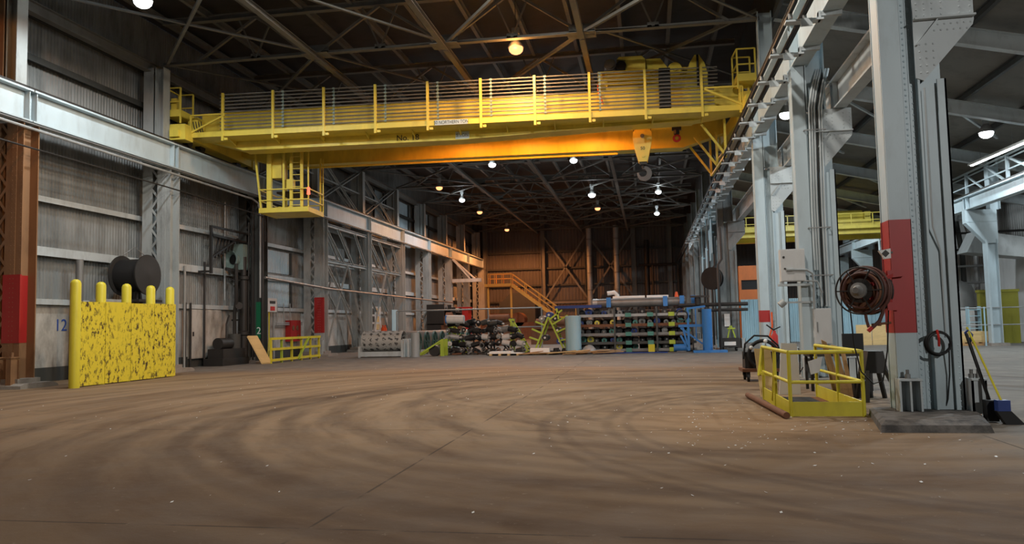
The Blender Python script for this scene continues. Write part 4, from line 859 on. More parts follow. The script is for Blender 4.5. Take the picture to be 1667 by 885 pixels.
one(MB().cyl((-.05, 91, 0), (-.05, 91, 11.3), .28), 'vent_duct', 'dark_steel', 'short grey duct on the far end wall right of the stack pipes', 'pipe', (-.05, 91, 2), smooth=True)
# ================================================================== stock in front of the far end
# rolled perforated steel on a cradle
t = thing('steel_roll', 'big mottled galvanised steel roll lying on a low grey cradle', 'roll', (-14.85, 41.3, 0))
MB().lathe((-16.0, 41.4, .86), (1, 0, 0), [(0, .56), (0, .6), (2.35, .6), (2.35, .56), (0.05, .55)], 40).build('shell', 'mottled_steel', t, True)
m = MB().box(-16.1, -13.55, 40.75, 40.85, .05, .32).box(-16.1, -13.55, 41.95, 42.05, .05, .32).box(-16.12, -16.0, 40.7, 42.1, 0, .62).box(-13.62, -13.5, 40.7, 42.1, 0, .95); m.build('cradle', 'grey_paint', t)
for y in (40.9, 41.2, 41.55, 41.9): MB().box(-13.55, -13.45, y-.08, y+.08, 0, 1.0).build('upright', 'grey_paint', t)
# row of further rolls, green ends facing
for i in range(8):
    y = 43.2+i*1.45; x = -13.4+.08*i
    t = thing('steel_roll', f'grey roll with a green spoked end behind the mottled roll, {ORD[i]} from the front', 'roll', (x-1, y, .1), group='row of green ended rolls')
    MB().cyl((x-2.1, y, .78), (x, y, .78), .62, n=28).build('shell', 'steel', t, True)
    MB().ring((x+.01, y, .78), (1, 0, 0), .55, .07, 26).build('end_ring', 'dark_green', t, True)
    m = MB()
    for a in range(3): m.bar((x+.03, y-.55*cos(a*pi/3), .78-.55*sin(a*pi/3)), (x+.03, y+.55*cos(a*pi/3), .78+.55*sin(a*pi/3)), .08)
    m.build('spokes', 'dark_green', t)
    MB().box(x-2.0, x+.1, y-.5, y-.38, 0, .3).box(x-2.0, x+.1, y+.38, y+.5, 0, .3).build('cradle', 'grey_paint', t)
for i in range(3):
    one(MB().box(-13.2+i*.22, -13.08+i*.22, 40.55+i*.1, 40.75+i*.1, 0, .95), 'stake_post', 'grey_paint', f'short grey steel post beside the mottled roll, {ORD[i]} from the left', 'post', (-13.15+i*.22, 40.65, 0), 'short posts by the mottled roll')
one(MB().cyl((-12.75, 40.6, 0), (-12.75, 40.6, 1.33), .24, n=24), 'steel_post', 'galv', 'stout plain grey steel cylinder standing right of the mottled roll', 'post', (-12.75, 40.6, 0), smooth=True)
t = thing('wheel_ramp', 'lime green steel wedge behind the plain steel cylinder', 'ramp', (-12.0, 41.6, 0))
MB().poly([(-13.0, 41.2, 0), (-11.4, 41.2, .95), (-11.3, 41.2, .95), (-11.3, 41.2, 0), (-11.5, 41.2, 0), (-11.5, 41.2, .8), (-12.7, 41.2, .06)], (0, .1, 0)).poly([(-13.0, 42.0, 0), (-11.4, 42.0, .95), (-11.3, 42.0, .95), (-11.3, 42.0, 0), (-11.5, 42.0, 0), (-11.5, 42.0, .8), (-12.7, 42.0, .06)], (0, .1, 0)).build('frame', 'lime_paint', t); MB().cyl((-11.9, 41.35, .3), (-11.9, 41.9, .3), .3, n=20).build('wheel', 'dark_steel', t, True)
# inclined racks of cylinders
R = random.Random(3)
ridx = 0
def a_rack(x0, y0, label, lime):
    t = thing('incline_rack', label, 'rack', (x0+.6, y0, 0), group='inclined racks of cylinders')
    for dy in (0, .9): MB().bar((x0, y0+dy, 2.0), (x0+1.15, y0+dy, .0), .1).bar((x0+.1, y0+dy, 0), (x0+.1, y0+dy, 2.0), .09).bar((x0, y0+dy, .05), (x0+1.15, y0+dy, .05), .1).build('side_frame', 'lime_paint' if lime else 'dark_steel', t)
    for j in range(5): MB().bar((x0+.1+j*.24, y0, 1.85-j*.4), (x0+.1+j*.24, y0+.9, 1.85-j*.4), .06).build('rest_bar', 'dark_steel', t)
a_rack(-11.7, 43.6, 'inclined rack of cylinders, leftmost with a lime frame', True); a_rack(-10.45, 43.6, 'inclined dark rack of cylinders, second from the left', False)
a_rack(-9.2, 43.6, 'inclined dark rack of cylinders, third from the left', False); a_rack(-8.0, 43.6, 'inclined rack of cylinders with a lime frame, rightmost', True)
cols = ['dark_steel', 'black_rubber', 'steel', 'black_rubber', 'galv', 'black_rubber', 'black', 'dark_steel', 'dark_steel', 'black_rubber', 'white_panel', 'dark_paint']
for c in range(11):
    for j in range(5):
        x = -11.6+c*.42+R.uniform(-.07, .07)+j*.03; z = .2+j*.4+R.uniform(-.05, .05); y = 43.45+R.uniform(-.12, .15); ln = R.uniform(.35, .6); r = R.uniform(.13, .19)
        mt = R.choice(cols)
        if z > 2.0-.22*max(0, c-7): continue
        tone = 'pale' if mt in ('steel', 'galv', 'white_panel') else 'dark'
        t = thing('print_roller', f'{tone} cylinder on the inclined racks, {ORD[4-j]} row down, {ORD[c]} from the left', 'roller', (x, y, z-r), group='cylinders on the inclined racks')
        if R.random() < .4: d = Vector((R.uniform(-.4, .4), -1, R.uniform(-.2, .3))).normalized(); ln = .5
        else: d = Vector((1, R.uniform(-.5, .1), R.uniform(-.45, .45))).normalized()
        a = Vector((x, y, z))-d*ln/2; b = Vector((x, y, z))+d*ln/2
        MB().cyl(a, b, r, n=16).build('body', mt, t, True); MB().cyl(a-d*.12, b+d*.12, .05, n=8).build('shaft', R.choice(['galv', 'dark_steel', 'white_panel']), t, True)
        if R.random() < .5: MB().ring(b, d, r*.8, .035, 14, 6).build('end_ring', R.choice(['dark_steel', 'black_rubber', 'steel']), t, True)
t = thing('print_roller', 'white cylinder with a bright blue end on top of the left inclined rack', 'roller', (-11.2, 43.3, 1.85)); MB().cyl((-11.6, 43.2, 2.05), (-10.6, 43.2, 2.02), .25, n=20).build('body', 'white_panel', t, True); MB().cyl((-11.68, 43.2, 2.05), (-11.6, 43.2, 2.05), .26, n=20).build('end_cap', 'blue_paint', t, True)
# loose steel between floor and racks
for i in range(22):
    x = -11.8+i*.21+R.uniform(-.08, .08); y = R.uniform(42.5, 42.9); z = R.uniform(.03, .2); a = R.uniform(0, pi); l = R.uniform(.12, .35)
    one(MB().bar((x-l*cos(a), y-.1*sin(a), .05), (x+l*cos(a), y+.1*sin(a), z+.05), .1, .08), 'scrap_bar', R.choice(['dark_steel', 'rust', 'dark_paint', 'steel']), f'short scrap steel bar at the foot of the inclined racks, {NUM[i]} from the left', 'scrap', (x, y, 0), 'scrap bars at the rack feet')
# chain-link gate frame behind
t = thing('mesh_gate', 'thin grey pipe gate frame behind the inclined racks', 'gate', (-8.5, 50, 0))
for x in (-17.0, -10.6, -7.0): MB().cyl((x, 50, 0), (x, 50, 2.75), .05, n=8).build('post', 'galv', t)
MB().cyl((-17.0, 50, 2.75), (-7.0, 50, 2.75), .045, n=8).cyl((-10.6, 50, 1.5), (-7.0, 50, 1.5), .04, n=8).build('top_rail', 'galv', t)
# rust coloured machine parts behind the gate
for i, (x0, x1, y, z, nm) in enumerate(((-17.2, -15.6, 62, 2.5, 'rust coloured machine block, left of three behind the pipe gate'), (-13.2, -10.4, 60, 2.2, 'rust coloured machine block, middle of three behind the pipe gate'), (-9.6, -6.2, 62, 1.8, 'rust coloured machine block, right of three behind the pipe gate'))):
    t = thing('machine_block', nm, 'machine', ((x0+x1)/2, y, 0)); MB().box(x0, x1, y, y+2, 0, z*.7).build('base', 'rust', t); MB().box(x0+.3, x1-.4, y-.2, y+1.8, z*.7, z).cyl((x0+.5, y-.1, z), (x1-.6, y-.1, z), .3).build('carriage', 'rust', t)
# lime A-frame
t = thing('a_frame_rack', 'lime green A frame rack with spread arms left of the wrapped roll', 'rack', (-5.5, 42, 0))
for y in (41.8, 43.2): MB().bar((-6.35, y, 0), (-5.5, y, 2.0), .09).bar((-4.55, y, 0), (-5.45, y, 2.0), .09).build('leg_pair', 'lime_paint', t)
MB().bar((-5.48, 41.7, 2.0), (-5.48, 43.3, 2.0), .1).build('ridge_bar', 'lime_paint', t)
for i, (a, b) in enumerate((((-6.55, .95), (-6.0, .75)), ((-6.4, 1.4), (-5.85, 1.15)), ((-6.2, 1.8), (-5.7, 1.6)), ((-4.4, 2.1), (-5.3, 1.6)), ((-4.3, 1.5), (-5.0, 1.2)), ((-4.2, .85), (-4.8, .75)), ((-5.0, 2.5), (-4.9, 1.9)), ((-4.7, 2.4), (-5.4, 1.9)))):
    MB().bar((a[0], 41.75, a[1]), (b[0], 41.75, b[1]), .09).build('arm', 'lime_paint', t)
for i, (x, z, mt) in enumerate(((-5.85, 1.95, 'steel'), (-5.45, 2.15, 'navy_paint'), (-5.1, 1.95, 'dark_steel'), (-5.0, 1.3, 'dark_steel'), (-5.7, .9, 'dark_steel'), (-4.9, .7, 'navy_paint'))):
    t = thing('print_roller', f'roller end held on the lime A frame, {ORD[i]} of six from the top left', 'roller', (x, 42.2, z-.17)); MB().cyl((x, 41.85, z), (x, 42.9, z), .17, n=16).build('body', mt, t, True); MB().cyl((x, 41.78, z), (x, 41.85, z), .06, n=10).build('shaft', 'white_panel', t)
# wrapped upright roll
t = thing('wrapped_roll', 'tall upright roll in pale blue translucent wrap', 'roll', (-4.1, 41.6, 0))
MB().lathe((-4.1, 41.6, .12), (0, 0, 1), [(0, .4), (.03, .44), (.6, .42), (1.1, .43), (1.5, .42), (1.9, .44), (1.95, .4), (1.96, .1)], 28).build('wrap', 'wrap_blue', t, True); MB().box(-4.6, -3.6, 41.1, 42.1, 0, .12).build('pallet', 'wood', t)
t = thing('steel_bowl', 'silver dished cone lying on the floor right of the wrapped roll', 'dish', (-3.2, 41, 0)); MB().lathe((-3.25, 41.2, 0), (.25, -.1, 1), [(0, .42), (.1, .42), (.35, .3), (.48, .12), (.5, .02)], 26).build('shell', 'galv', t, True); MB().ring((-3.25, 41.2, .03), (.25, -.1, 1), .42, .03, 26).build('rim', 'steel', t, True)
# big stock rack
t = thing('cantilever_rack', 'long dark storage rack of many rollers at the far end', 'rack', (-.8, 44, 0))
SH = (.12, .52, 1.0, 1.5, 2.05)
for x in (-3.9, -1.9, .4, 2.3): MB().box(x-.05, x+.05, 42.6, 42.74, 0, 2.5).box(x-.05, x+.05, 45.2, 45.34, 0, 2.5).box(x-.05, x+.05, 42.74, 45.2, 2.4, 2.5).build('upright', 'dark_paint', t)
for j, z in enumerate(SH):
    mt = ('steel', 'dark_paint', 'steel', 'rust', 'galv')[j]; MB().box(-4.0, 2.5, 42.74, 42.86, z-.075, z+.075).box(-4.0, 2.5, 42.86, 45.2, z-.04, z).build('shelf', mt, t)
    for i, (x, m2) in enumerate(((-1.15, 'teal_paint'), (.05, 'teal_paint'), (1.2, 'lime_paint'))):
        MB().box(x-.16, x+.16, 42.64, 42.735, z-.1, z+.12).build('shelf_tag', m2, t)
for j, z in enumerate(SH):
    for i in range(2):
        one(MB().cyl((-3.8+i*3.2, 44.85, z+.16), (-.8+i*3.2, 44.85, z+.16), .15, n=14), 'stored_tube', R.choice(['dark_steel', 'rust', 'steel']), f'long dark tube at the back of the storage rack, {ORD[4-j]} shelf down, {("left", "right")[i]} half', 'tube', (-2.3+i*3.2, 44.85, z), 'long tubes on the storage rack', True)
m = MB().box(-5.2, -2.6, 42.7, 43.0, 2.5, 2.66); m.build('top_beam', 'navy_paint', t)
for x in (-2.2, .9, 1.8, 2.4): MB().box(x-.12, x+.12, 42.74, 42.92, 2.5, 3.05).build('end_stop', 'blue_paint', t)
pal = ['dark_steel', 'black_rubber', 'navy_paint', 'dark_steel', 'crane_yellow', 'black_rubber', 'steel', 'teal_paint', 'dark_steel', 'black', 'dark_paint']
for j, z in enumerate(SH):
    for i in range(15):
        r = R.uniform(.13, .195); x = -3.75+i*.42+R.uniform(-.05, .05); mt = R.choice(pal)
        if z < .2 and i in (8, 9): continue
        w = {'crane_yellow': 'yellow', 'teal_paint': 'teal', 'steel': 'grey', 'navy_paint': 'navy'}.get(mt, 'dark')
        t = thing('stored_roller', f'{w} roller end on the storage rack, {ORD[4-j]} shelf down, ' + (f'{ORD[i]} from the left' if i < 12 else f'{ORD[14-i]} from the right'), 'roller', (x, 43.6, z), group='rollers on the storage rack')
        yb = 43.1+R.uniform(-.05, .12)
        MB().lathe((x, yb, z+r+.005), (0, 1, 0), [(0, r*.45), (0, r), (1.3, r), (1.3, r*.4)], 14).build('body', mt, t, True); MB().cyl((x, yb-.05-R.random()*.1, z+r+.005), (x, yb+.1, z+r+.005), r*.35, n=8).build('shaft', R.choice(['steel', 'dark_steel', 'dark_steel']), t)
t = thing('long_tube', 'long grey steel tube lying on top of the storage rack', 'tube', (-.5, 43.2, 2.5)); MB().cyl((-2.85, 43.2, 2.75), (2.0, 43.2, 2.75), .245, n=20).build('tube', 'steel', t, True); MB().cyl((-3.1, 43.2, 2.75), (-2.85, 43.2, 2.75), .25, n=20).build('flange', 'galv', t, True)
for i, (x0, x1, nm) in enumerate(((-2.0, -.2, 'left'), (-.1, 1.1, 'right'))): one(MB().cyl((x0, 43.65, 3.05), (x1, 43.65, 3.05), .09, n=12).box(x0, x0+.06, 43.5, 43.7, 2.5, 3.0).box(x1-.06, x1, 43.5, 43.7, 2.5, 3.0), 'white_tube', 'white', f'white cardboard tube above the long grey tube, {nm} of two', 'tube', (x0, 43.6, 2.5), 'white tubes on the storage rack', True)
one(MB().tube([(-2.3, 43.7, 3.3), (-1.9, 43.7, 3.35), (-1.75, 43.7, 3.2), (-1.75, 43.7, 2.5)], .13), 'white_elbow_pipe', 'white', 'white bent pipe end standing on the storage rack', 'pipe', (-1.75, 43.7, 2.5), smooth=True)
one(MB().lathe((1.55, 43.6, 2.5), (0, 0, 1), [(0, .16), (.3, .16), (.75, .07), (.8, .05)], 14), 'orange_canister', 'orange_plain', 'small orange canister on top of the storage rack', 'canister', (1.55, 43.6, 2.5), smooth=True)
one(MB().box(-3.2, -2.6, 43.6, 44.2, 2.5, 2.95), 'valve_head', 'steel', 'grey machine head on the left end of the storage rack top', 'machine part', (-2.9, 43.9, 2.5))
one(MB().box(-.1, .25, 42.5, 42.8, 0, .42), 'yellow_block', 'safety_yellow', 'bright yellow block on the floor before the storage rack', 'block', (.1, 42.6, 0))
t = thing('drive_motor', 'blue and grey motor lying before the right end of the storage rack', 'motor', (1.8, 42.3, 0)); MB().cyl((1.25, 42.2, .22), (2.0, 42.2, .22), .2, n=18).build('housing', 'blue_paint', t, True); MB().cyl((2.0, 42.2, .22), (2.25, 42.2, .22), .15, n=16).box(1.4, 1.9, 42.05, 42.35, 0, .06).build('end_bell', 'steel', t, True)
# blue post with its frame
t = thing('blue_press_post', 'bright blue round post with blue side frame on a base plate', 'machine', (2.9, 40.9, 0))
MB().cyl((2.95, 40.9, .12), (2.95, 40.9, 2.25), .25, n=24).build('post', 'blue_paint', t, True); MB().box(2.2, 3.9, 40.5, 41.3, 0, .12).build('base_plate', 'blue_paint', t)
m = MB().bar((2.0, 41.1, .1), (2.0, 41.1, 2.35), .12).bar((1.6, 41.1, .9), (2.0, 41.1, .1), .1).bar((1.6, 41.1, 1.3), (2.7, 41.1, .45), .09).bar((1.5, 41.1, 1.4), (2.7, 41.1, 1.4), .14).bar((1.7, 41.1, 1.4), (1.95, 41.1, .3), .1).bar((1.95, 41.1, 2.3), (2.9, 41.1, 2.4), .1).bar((2.4, 41.1, 2.3), (2.4, 41.1, .6), .06); m.build('side_frame', 'blue_paint', t)
MB().ring((1.7, 41, 1.95), (0, 1, .1), .28, .035, 24).build('hand_wheel', 'dark_steel', t, True); MB().cyl((2.6, 40.75, .3), (2.6, 40.6, .3), .08).cyl((3.3, 40.75, .3), (3.3, 40.6, .3), .08).build('roller', 'steel', t)
t = thing('pipe_bridge', 'dark pipe run between the storage rack and the right columns', 'pipe', (3, 42.2, 2.4)); MB().tube([(1.6, 42.2, 2.5), (5.2, 42.2, 2.5)], .1).tube([(2.6, 42.3, 2.2), (5.2, 42.3, 2.2)], .08).cyl((3.0, 42.2, 0), (3.0, 42.2, 2.5), .06).build('pipes', 'dark_steel', t, True); MB().cyl((2.6, 42.2, 2.5), (2.6, 42.2, 2.9), .16).box(2.2, 3.2, 42.0, 42.4, 2.9, 3.0).build('valve', 'dark_steel', t)
# rubbish pile before the rack
t = thing('sheet_stack', 'low stack of white sheets on pale slats before the racks', 'stack', (-8.0, 41, 0))
for i in range(4): MB().box(-8.6+i*.5, -8.45+i*.5, 40.6, 41.6, 0, .1).build('slat', 'plywood', t)
MB().box(-8.7, -6.8, 40.6, 41.6, .1, .14).box(-8.6, -7.4, 40.65, 41.5, .14, .22).build('sheet', 'white', t)
one(MB().box(-6.4, -5.35, 40.9, 41.3, .12, .36).box(-6.3, -6.2, 40.9, 41.3, 0, .12).box(-5.5, -5.4, 40.9, 41.3, 0, .12), 'white_carton', 'white', 'long white carton on the rubble before the lime A frame', 'box', (-5.9, 41.1, 0))
for i in range(11):
    x = -6.4+i*.42; a = R.uniform(-.25, .25); l = R.uniform(.6, 1.2); y = 40.5+R.uniform(0, .5)
    one(MB().bar((x-l*cos(a), y-l*.2, .04+.03*(i % 3)), (x+l*cos(a), y+l*.2, .08+abs(a)*.7), .14, .04), 'wood_plank', R.choice(['wood', 'plywood', 'wood']), f'loose wooden plank in the rubble before the racks, {ORD[i]} from the left', 'plank', (x, y, 0), 'planks in the rubble')
m = MB()
for i in range(260):
    x = R.uniform(-8.8, -2.6); y = 41.5+R.uniform(-.5, .8); s = R.uniform(.04, .14); h = s*R.uniform(.5, 1.4)+.32*max(0, 1-abs(x+5.0)/1.8)*max(0, 1-abs(y-41.7)/.7)*R.random(); m.prof((x-s, y, 0), (x+s*R.random(), y+s, 0), [(-s, 0), (s, 0), (s*R.uniform(.2, .9), h), (-s*R.uniform(.2, .9), h*R.uniform(.4, 1))])
tag(m.build('rubble', 'dark_steel', None), 'dark scrap rubble heaped on the floor before the racks', 'rubble', kind='stuff')
one(MB().bar((-2.8, 40.9, .05), (.9, 40.7, .05), .12, .06), 'blue_bar', 'navy_paint', 'long blue bar on the floor before the storage rack', 'bar', (-1, 40.8, 0))
# ================================================================== on and around the right hand columns
# conductor bars carried on arms under the right girder
for i, (x, z) in enumerate(((3.62, 8.36), (3.32, 8.42))):
    t = thing('conductor_rail', f'dark crane power rail running below the right girder, {("inner", "outer")[i]} of two', 'rail', (x, 14, z))
    MB().box(x-.035, x+.035, 10, 89, z, z+.12).box(x-.05, x+.05, 10, 89, z+.1, z+.13).build('bar', 'black', t)
    for j in range(24):
        y = 15.2+j*2.2; MB().cyl((x, y, z-.12), (x, y, z+.0), .05, n=10).build('insulator', 'steel', t)
for j in range(24):
    y = 15.2+j*2.2; one(MB().box(3.2, 4.0, y-.12, y+.12, 8.2, 8.24).box(3.5, 3.75, y-.15, y-.12, 8.06, 8.24).box(3.9, 4.4, y-.06, y+.06, 8.3, 8.4).box(3.9, 3.95, y-.08, y+.08, 8.2, 8.4), 'conductor_bracket', 'grey_paint', f'grey bracket arm of the power rails under the right girder, {NUM[j]} from the camera', 'bracket', (3.6, y, 8.2), 'bracket arms of the power rails')
# lattice over the right girder between upper column shafts
for i, k in enumerate((2, 3, 4)):
    t = thing('upper_bracing', f'grey lattice bracing above the right girder, {ORD[i]} from the camera', 'bracing', (4.55, YK[k], 9.7), group='lattice above the right girder')
    for a, b in (((YK[k]+.3, 9.8), (YK[k+1]-.3, 12.6)), ((YK[k]+.3, 12.6), (YK[k+1]-.3, 9.8))): MB().angle((4.55, a[0], a[1]), (4.55, b[0], b[1]), .12, .02, (1, 0, 0)).build('diagonal', 'grey_paint', t)
# conduits on the second column
Y1 = YK[1]
for i in range(6):
    x = 4.31+i*.062; a = x+.14-.02*i
    one(MB().tube([(x+.32, Y1-.05, 8.3), (x+.14, Y1-.24, 7.7), (x+.05, Y1-.27, 7.2), (x, Y1-.27, 4.5), (x, Y1-.27, 1.95 if i > 1 else 2.9)], .026 if i != 3 else .02), 'conduit', 'grey_paint' if i != 3 else 'dark_steel', f'electrical conduit in the bundle on the second right column, {ORD[i]} from the left', 'conduit', (x, Y1-.27, 1.95), 'conduit bundle on the second column', True)
for i, z in enumerate((6.6, 4.0, 2.75)): one(MB().box(4.2, 4.75, Y1-.3, Y1-.29, z, z+.03).box(4.2, 4.22, Y1-.29, Y1-.2, z, z+.03).box(4.73, 4.75, Y1-.29, Y1-.02, z, z+.03), 'conduit_clamp', 'steel', f'steel clamp bar across the conduit bundle, {("topmost", "middle", "lowest")[i]} of three', 'clamp', (4.4, Y1-.25, z), 'clamps of the conduit bundle')
t = thing('switch_cabinet', 'large grey electrical cabinet on the second right column', 'cabinet', (3.72, 20.9, 2.6))
MB().box(3.42, 4.03, 20.75, 21.0, 2.62, 3.46).build('body', 'white_panel', t); MB().box(3.44, 4.01, 20.735, 20.75, 2.64, 3.44).build('door', 'white_panel', t); MB().cyl((3.52, 20.72, 2.95), (3.52, 20.74, 2.95), .025).cyl((3.5, 20.72, 3.25), (3.5, 20.74, 3.25), .03).build('lock', 'dark_steel', t)
MB().box(3.36, 4.15, 20.8, 20.95, 2.5, 2.56).box(3.4, 3.5, 20.8, 20.95, 2.56, 2.62).build('support_bracket', 'grey_paint', t)
MB().tube([(3.6, 20.72, 2.92), (4.05, 20.7, 2.9), (4.2, 20.72, 2.8), (4.22, 20.75, 2.5), (4.22, 20.8, 1.9)], .03).tube([(4.0, 20.75, 2.62), (4.3, 20.7, 2.6), (4.42, 20.75, 2.3)], .022).cyl((3.55, 20.7, 2.92), (3.72, 20.7, 2.92), .045).build('feed_conduit', 'galv', t, True)
t = thing('switch_cabinet', 'smaller grey electrical cabinet at the foot of the conduit bundle', 'cabinet', (4.4, 20.9, 1.0))
MB().box(4.2, 4.62, 20.8, 21.0, .98, 1.9).build('body', 'white_panel', t); MB().box(4.22, 4.6, 20.785, 20.8, 1.0, 1.88).build('door', 'white_panel', t); MB().box(4.25, 4.28, 20.76, 20.785, 1.3, 1.55).build('handle', 'steel', t)
one(MB().box(3.4, 4.3, 20.95, 21.0, 2.05, 2.1).cyl((3.38, 20.9, 2.0), (3.5, 20.9, 2.1), .09), 'lamp_bracket', 'galv', 'thin steel arm with a small lamp head left of the conduit column', 'bracket', (3.4, 20.95, 2.0))
# hose reel on the front column
Y0 = YK[0]; rx, ry, rz = 3.48, 13.55, 2.08
t = thing('hose_reel', 'large reddish brown hose reel hanging on the red band of the front column', 'reel', (3.6, 13.5, 1.7))
ax = Vector((-.75, -1, .02)).normalized()
m = MB()
c = Vector((rx+.03, ry-.15, rz))
for i in range(7):
    R_ = .36-.035*abs(i-3)*.4; m.ring(c+ax*(-.21+i*.062)+Vector((.008*(i % 3), 0, .012*(i % 2))), ax, R_+.03 if i % 2 else R_-.035, .02, 40)
m.build('hose', 'old_hose', t, True)
m = MB()
for i in range(5): m.ring(c+ax*(-.16+i*.06), ax, .28, .03, 32)
m.build('inner_hose', 'rust', t, True)
m = MB().lathe(c-ax*.2, ax, [(0, .05), (0, .2), (.02, .2), (.02, .12), (.36, .12), (.36, .2), (.39, .2), (.4, .05)], 24)
m.build('drum', 'dark_steel', t, True)
m = MB().lathe(c+ax*.03, ax, [(0, .12), (0, .27), (.02, .27), (.02, .12)], 32); m.build('flange', 'rust', t, True)
m = MB()
for s in (-.2, .21):
    m.ring(c+ax*s, ax, .38, .014, 40)
    _, _, aa, bb = m.frame(c, c+ax)
    for j in range(6): m.bar(c+ax*s, c+ax*s+(aa*cos(j*pi/3)+bb*sin(j*pi/3))*.38, .02)
m.build('guard_ring', 'dark_steel', t, True)
MB().lathe(c+ax*.2, ax, [(0, .13), (.05, .13), (.06, .09), (.1, .06), (.14, .05)], 20).build('hub', 'steel', t, True)
MB().bar(c+ax*.25, (4.0, 13.35, 2.35), .05).bar(c+ax*.22+Vector((0, 0, -.1)), (3.97, 13.38, 1.9), .05).bar((3.86, 13.36, 2.34), (4.1, 13.36, 2.36), .1, .12).box(3.84, 4.0, 13.34, 13.4, 1.75, 1.95).bar((3.88, 13.38, 1.8), (3.88, 13.38, 2.4), .06).build('wall_arm', 'red_paint', t)
m = MB().tube([c+Vector((.26, -.1, -.2)), c+Vector((.24, -.1, -.36)), c+Vector((.18, -.1, -.5)), c+Vector((.05, -.1, -.62))], .03).tube([c+Vector((-.02, -.05, -.33)), c+Vector((0, -.05, -.5)), c+Vector((.02, -.07, -.6))], .025); m.build('hose_tail', 'old_hose', t, True)
MB().cyl(c+Vector((.06, -.1, -.6)), c+Vector((.0, -.1, -.66)), .035, n=10).build('hose_nozzle', 'red_plain', t, True)
one(MB().tube([(3.6, 13.42, 1.52), (3.9, 13.42, 1.55)], .02).tube([(3.72, 13.42, 1.5), (3.72, 13.42, 1.58)], .03), 'hose_rest', 'rust', 'short rusty bar sticking out below the hose reel', 'bracket', (3.9, 13.42, 1.5), smooth=True)
one(MB().tube([(3.3, 13.5, 1.78), (3.33, 13.5, 1.2), (3.42, 13.5, .75), (3.6, 13.5, .55), (3.75, 13.5, .6), (3.83, 13.45, 1.1), (3.87, 13.38, 1.9), (3.86, 13.36, 2.3)], .012), 'hanging_cord', 'black', 'thin black cord looping down from the hose reel', 'cord', (3.6, 13.5, .55), smooth=True)
t = thing('flood_light', 'small white flood light above the hose reel on the red band', 'lamp', (3.86, 13.35, 2.6))
MB().poly([(3.74, 13.3, 2.73), (3.92, 13.3, 2.76), (3.92, 13.3, 2.6), (3.82, 13.3, 2.59), (3.8, 13.3, 2.64)], (0, .08, 0)).build('housing', 'white', t); MB().poly([(3.78, 13.29, 2.68), (3.84, 13.29, 2.74), (3.9, 13.29, 2.68), (3.84, 13.29, 2.62)], (0, .01, 0)).build('lens', 'dark_steel', t); MB().bar((3.9, 13.36, 2.7), (3.97, 13.4, 2.7), .03).build('mount', 'steel', t)
# coiled cable, conduit on the web
t = thing('coiled_hose', 'coiled black hose hung by a red strap on the front column', 'hose', (4.56, 13.3, .95))
m = MB()
for i in range(4): m.ring((4.55+.012*(i % 2), 13.33-.02*i, 1.2+.01*(i % 3)), (0, 1, 0), .19-.006*i, .014, 36)
m.build('coil', 'black_rubber', t, True)
MB().tube([(4.53, 13.25, 1.42), (4.54, 13.22, 1.3), (4.55, 13.26, 1.16)], .02).build('strap', 'red_plain', t); MB().tube([(4.72, 13.32, 1.2), (4.73, 13.4, .7), (4.7, 13.45, .3), (4.66, 13.5, .12)], .012).build('tail', 'black_rubber', t, True)
one(MB().tube([(4.6, 13.36, 5.4), (4.6, 13.36, 3.1), (4.72, 13.44, 2.7), (4.73, 13.46, 1.3)], .016), 'conduit', 'grey_paint', 'bent grey conduit running down the web of the front column', 'conduit', (4.7, 13.4, 1.3), smooth=True)
# brooms leaning on the column
t = thing('push_broom', 'blue headed broom with yellow handle leaning right of the front column', 'broom', (5.45, 13.0, 0))
MB().cyl((5.02, 13.38, 1.45), (5.18, 12.7, .34), .016, n=8).build('handle', 'safety_yellow', t, True); MB().box(5.1, 5.27, 12.62, 12.76, .2, .36).build('head', 'navy_paint', t)
MB().poly([(5.08, 12.63, .2), (5.28, 12.63, .2), (5.46, 12.63, .0), (5.2, 12.63, .0)], (0, .12, 0)).build('bristles', 'black', t)
t = thing('dust_pan', 'long handled black dustpan leaning beside the blue broom', 'dustpan', (5.25, 13.2, 0)); MB().cyl((5.0, 13.37, 1.35), (5.12, 12.95, .3), .025, n=8).build('handle', 'black', t); MB().box(5.03, 5.2, 12.85, 13.0, .02, .34).build('pan', 'black', t); MB().tube([(4.98, 13.37, 1.35), (5.02, 13.35, 1.4), (5.07, 13.33, 1.33), (5.03, 13.32, 1.22)], .022).build('grip', 'navy_paint', t)
# ================================================================== yellow guard rail round the pit
t = thing('pit_guard_rail', 'yellow pipe guard rail enclosing the floor pit', 'guard rail', (2.9, 15.2, 0))
FLp, FRp, BL, BR = Vector((2.3, 13.6, 0)), Vector((3.46, 13.6, 0)), Vector((2.28, 16.5, 0)), Vector((3.42, 17.0, 0))
def up(p, z): return Vector((p.x, p.y, z))
def lr(a, b, f): return a.lerp(b, f)
for p in (FLp, FRp, BL, BR, lr(FLp, BL, .5), lr(FRp, BR, .48)): MB().cyl(up(p, 0), up(p, 1.08), .032, n=12).build('post', 'safety_yellow', t, True)
for a, b in ((FLp, FRp), (FLp, BL), (FRp, BR)):
    MB().cyl(up(a, 1.08), up(b, 1.08), .034, n=12).build('top_rail', 'safety_yellow', t, True); MB().cyl(up(a, .58), up(b, .58), .028, n=12).build('mid_rail', 'safety_yellow', t, True)
    MB().bar(up(a, .13), up(b, .13), .02, .24).build('toe_plate', 'safety_yellow', t)
g = Vector((2.06, 16.6, 0)); MB().cyl((2.24, 16.75, .5), (2.3, 16.55, 1.06), .03, n=10).bar((2.18, 16.4, .5), (2.28, 16.5, 1.08), .05).bar((2.2, 16.42, .55), (2.42, 16.0, .52), .05).build('gate_arm', 'safety_yellow', t); MB().cyl(up(lr(FLp, BL, .62), .1), up(lr(FLp, BL, .5), .85), .03, n=10).build('brace', 'safety_yellow', t)
